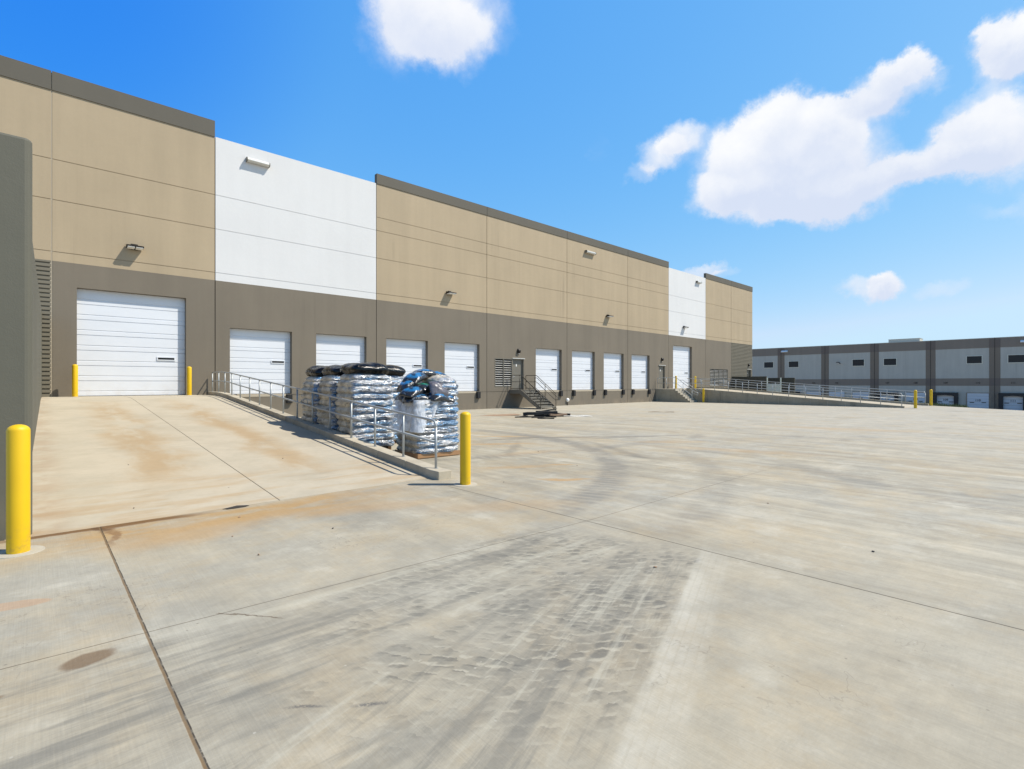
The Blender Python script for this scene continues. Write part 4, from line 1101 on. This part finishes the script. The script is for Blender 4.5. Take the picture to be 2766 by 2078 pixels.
slat(18.50, 17.70, .0, 1.3, .10, .05, -24, 0, M['darkmetal'], 'metal_strip', 'thin dark metal strip lying in front of the scrap heap')
slat(17.95, 17.05, .0, .8, .12, .05, -50, 0, M['black'], 'rubber_strip', 'short black strip nearest the camera in front of the scrap heap')
slat(18.00, 18.70, .0, .7, .2, .06, 10, 0, M['darkmetal'], 'metal_strip', 'crumpled dark metal piece left of the scrap heap')
slat(20.70, 17.40, .0, 1.5, .5, .012, -42, 0, M['lens'], 'white_sheet', 'thin white sheet lying right of the scrap heap')
slat(27.10, 16.40, .0, 1.5, .06, .025, -52, 0, M['card'], 'wood_strip', 'thin brown strip lying alone out in the yard')
rnd = random.Random(11)
for (x, y) in ((6.9, 8.8), (9.2, 9.0), (8.2, 6.9), (1.62, 5.45), (2.55, 5.85), (5.9, 6.6), (7.6, 2.9), (6.2, 1.35), (4.2, 2.6), (1.9, 7.15), (3.6, 10.6), (1.2, 11.3), (.95, 8.4), (1.6, 6.3)):
    bm = BM(); bmesh.ops.create_icosphere(bm, subdivisions=2, radius=.008)
    for v in bm.verts: v.co *= 1+.5*mn.noise(v.co*90+Vector((x, y, 0))); v.co.x *= rnd.uniform(1.0, 1.15)
    sc_ = rnd.uniform(.6, 1.25)
    o = obj('pebble', bm, M['black'] if rnd.random() < .6 else M['card']); o.location = (x, y, (hz(y)+.01 if y > 7.8 and x < 5.2 else .008)); o.rotation_euler[2] = rnd.uniform(0, 3); o.scale = (sc_*1.6, sc_, sc_*.7)
    tag(o, 'small dark pebble lying loose on the concrete', 'pebble', 'small pebbles scattered on the concrete')
# dirt plug at the ramp foot
bm = BM(); rr_ = []
for i in range(24):
    a = 2*math.pi*i/24; k = 1+.35*mn.noise(Vector((math.cos(a)*2, math.sin(a)*2, 1)))
    rr_.append(bm.verts.new((2.02+.16*k*math.cos(a), 7.74+.05*k*math.sin(a), .006)))
cc = bm.verts.new((2.02, 7.74, .03))
for i in range(24): bm.faces.new((rr_[i], rr_[(i+1) % 24], cc))
tag(obj('dirt_clump', bm, M['joint'], smooth=True), 'dark clump of dirt on the seam at the foot of the near ramp', 'dirt')

SG = (1.25, .60, .15); SK = (1.42, 1.05, 1.11)
# ------------------------------------------------------------------ sky
sun_to = Vector((.675, -.62, 1.22)).normalized()
el = math.asin(sun_to.z); rot = math.atan2(sun_to.x, sun_to.y)
s = NT('World', world=True); scn.world = s.m
sky = s.n('ShaderNodeTexSky', sky_type='NISHITA', sun_disc=False, sun_elevation=el, sun_rotation=rot, altitude=0, air_density=1.0, dust_density=.6, ozone_density=2.0)
hs = s.n('ShaderNodeHueSaturation'); hs.inputs['Saturation'].default_value = 1.32; hs.inputs['Value'].default_value = 1.0
s.t.links.new(sky.outputs[0], hs.inputs['Color'])
hr, hg, hb = s.sep(sky.outputs[0])
def chan(c_, g, k): return s.math('DIVIDE', s.mul(s.math('POWER', s.mul(c_, .117), g), k), .117)
skyc = s.comb(s.math('MINIMUM', chan(hr, SG[0], SK[0]), 5.4), s.math('MINIMUM', chan(hg, SG[1], SK[1]), 7.5), chan(hb, SG[2], SK[2]))
SKYRAW = skyc
D = s.n('ShaderNodeTexCoord').outputs['Generated']; dx, dy, dz = s.sep(D)
az = s.mul(s.math('ARCTAN2', dy, dx), 57.29578); elv = s.mul(s.math('ARCSINE', dz), 57.29578)
n1 = s.noise(D, 6.0, 7, .58, .2); n2 = s.noise(s.vm('ADD', D, (3.3, 1.2, 7.7)), 13, 6, .6, .3); n3 = s.noise(s.vm('ADD', D, (8, 2, 1)), 3.0, 3, .5)
F_ = 1393.
# deepest opposite the sun; sky above the view is dimmed to reduce shadow fill
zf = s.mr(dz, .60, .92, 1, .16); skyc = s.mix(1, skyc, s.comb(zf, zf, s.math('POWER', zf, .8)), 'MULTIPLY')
va = Vector((.6783+.7348*-1.35, .7348-.6783*-1.35, .95)).normalized()
x_ = s.n('ShaderNodeVectorMath', operation='DOT_PRODUCT'); s.put(x_.inputs[0], D); x_.inputs[1].default_value = va
skyc = s.mix(s.mr(x_.outputs['Value'], .85, 1.0), skyc, s.mix(1, skyc, (.30, .66, .99), 'MULTIPLY'))
def pix(px, py):      # direction of a cloud centre in degrees (azimuth, elevation)
    a = (px-1383)/F_; v = Vector((.6783+.7348*a, .7348-.6783*a, (1036-py)/F_)); v.normalize()
    return math.degrees(math.atan2(v.y, v.x)), math.degrees(math.asin(v.z))
# lobes: centre, half-width, half-height (degrees), weight
CL = [((1175, -10), 5.8, 4.8, .85), ((1235, 115), 3.4, 2.9, .55), ((1070, 90), 3.2, 3.4, .36), ((1140, 60), 4.0, 3.0, .4), ((1355, 90), 1.8, 2.4, .34),
      ((1845, 370), 1.9, 1.5, .75), ((1790, 420), 2.3, 1.6, .75), ((1725, 470), 2.0, 1.0, .5), ((1620, 395), 1.2, 2.0, .2),
      ((2095, 310), 2.9, 2.6, .9), ((2110, 420), 5.4, 5.0, 1.1), ((2000, 440), 4.2, 3.8, .8), ((2240, 450), 5.0, 4.6, 1.0), ((1920, 540), 2.7, 2.0, .8), ((2030, 540), 4.2, 2.3, .9), ((2260, 540), 4.2, 2.2, .9), ((2235, 345), 2.6, 2.2, .7),
      ((2415, 240), 2.9, 2.2, 1.0), ((2360, 275), 2.0, 1.1, .45), ((2440, 190), 1.8, 1.2, .6),
      ((2480, 440), 3.2, 1.5, .6), ((2600, 400), 3.6, 2.4, .8), ((2740, 370), 3.8, 3.2, .95), ((2640, 300), 2.2, 1.8, .7), ((2400, 470), 2.6, 1.3, .5),
      ((2740, 130), 2.6, 2.2, .95), ((2780, 80), 2.6, 2.2, .95), ((2640, 125), 1.6, 1.0, .32),
      ((2350, 778), 2.9, 1.0, .75), ((2400, 768), 1.5, 1.0, .55), ((2555, 778), 1.7, .8, .5), ((2645, 568), 1.5, .9, .38), ((2766, 560), 1.4, 1.4, .4), ((1890, 735), 2.6, .8, .9), ((1960, 750), 1.6, .6, .5)]
dens = None; ver = None
wazn, weln, _ = s.sep(s.noise(D, 11.0, 7, .66, col=True))
azd = s.add(az, s.mul(s.sub(wazn, .5), 5.0)); eld = s.add(elv, s.mul(s.sub(weln, .5), 4.5))
for (pc, rx, ry, wt) in CL:
    a0, e0 = pix(*pc)
    u = s.math('DIVIDE', s.sub(azd, a0), rx/max(.3, math.cos(R(e0)))*1.15); v = s.math('DIVIDE', s.sub(eld, e0), ry*1.15)
    q = s.mr(s.add(s.mul(u, u), s.mul(v, v)), 0, 1.35, wt, 0)
    dens = q if dens is None else s.add(dens, q)
    w = s.mul(q, v); ver = w if ver is None else s.add(ver, w)
dens = s.math('MINIMUM', dens, 1.5)
dn = s.add(dens, s.add(s.mul(s.sub(n1, .5), .95), s.mul(s.sub(n2, .5), .5)))
dn = s.mul(dn, s.mr(dens, 0, .10))
alpha = s.mr(dn, .10, 1.05, smooth=True)
soft = s.add(.52, s.mul(ver, .62))
cc1 = s.mix(s.math('ADD', soft, s.add(s.mul(s.sub(n3, .5), 1.2), s.mul(s.sub(n2, .5), 1.0)), clamp=True), (6.5, 7.1, 8.5), (9.3, 9.3, 9.35))
cc1 = s.mix(s.mr(dn, .55, 1.1, .30, 0), cc1, skyc)
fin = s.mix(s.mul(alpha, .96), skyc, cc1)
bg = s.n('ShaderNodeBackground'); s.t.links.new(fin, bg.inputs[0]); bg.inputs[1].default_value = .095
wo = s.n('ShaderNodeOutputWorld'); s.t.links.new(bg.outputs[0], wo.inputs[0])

sd = bpy.data.lights.new('sun', 'SUN'); sd.energy = 5.0; sd.angle = R(.53); sd.color = (1, .935, .82)
so = bpy.data.objects.new('sun', sd); COL.objects.link(so); so.rotation_euler = (-sun_to).to_track_quat('-Z', 'Y').to_euler()

# ------------------------------------------------------------------ camera
cd = bpy.data.cameras.new('camera'); cd.sensor_width = 36; cd.lens = 36*1393/2766; cd.shift_y = -3/2766; cd.clip_end = 3000; cd.clip_start = .05
co = bpy.data.objects.new('camera', cd); COL.objects.link(co); co.location = (0, 0, 1.7)
co.rotation_euler = (R(90), 0, -math.atan2(.6783, .7348)); scn.camera = co
vs = scn.view_settings; vs.view_transform = 'Standard'; vs.look = 'None'; vs.exposure = .20; vs.gamma = 1; vs.use_curve_mapping = False
scn.render.engine = 'CYCLES'
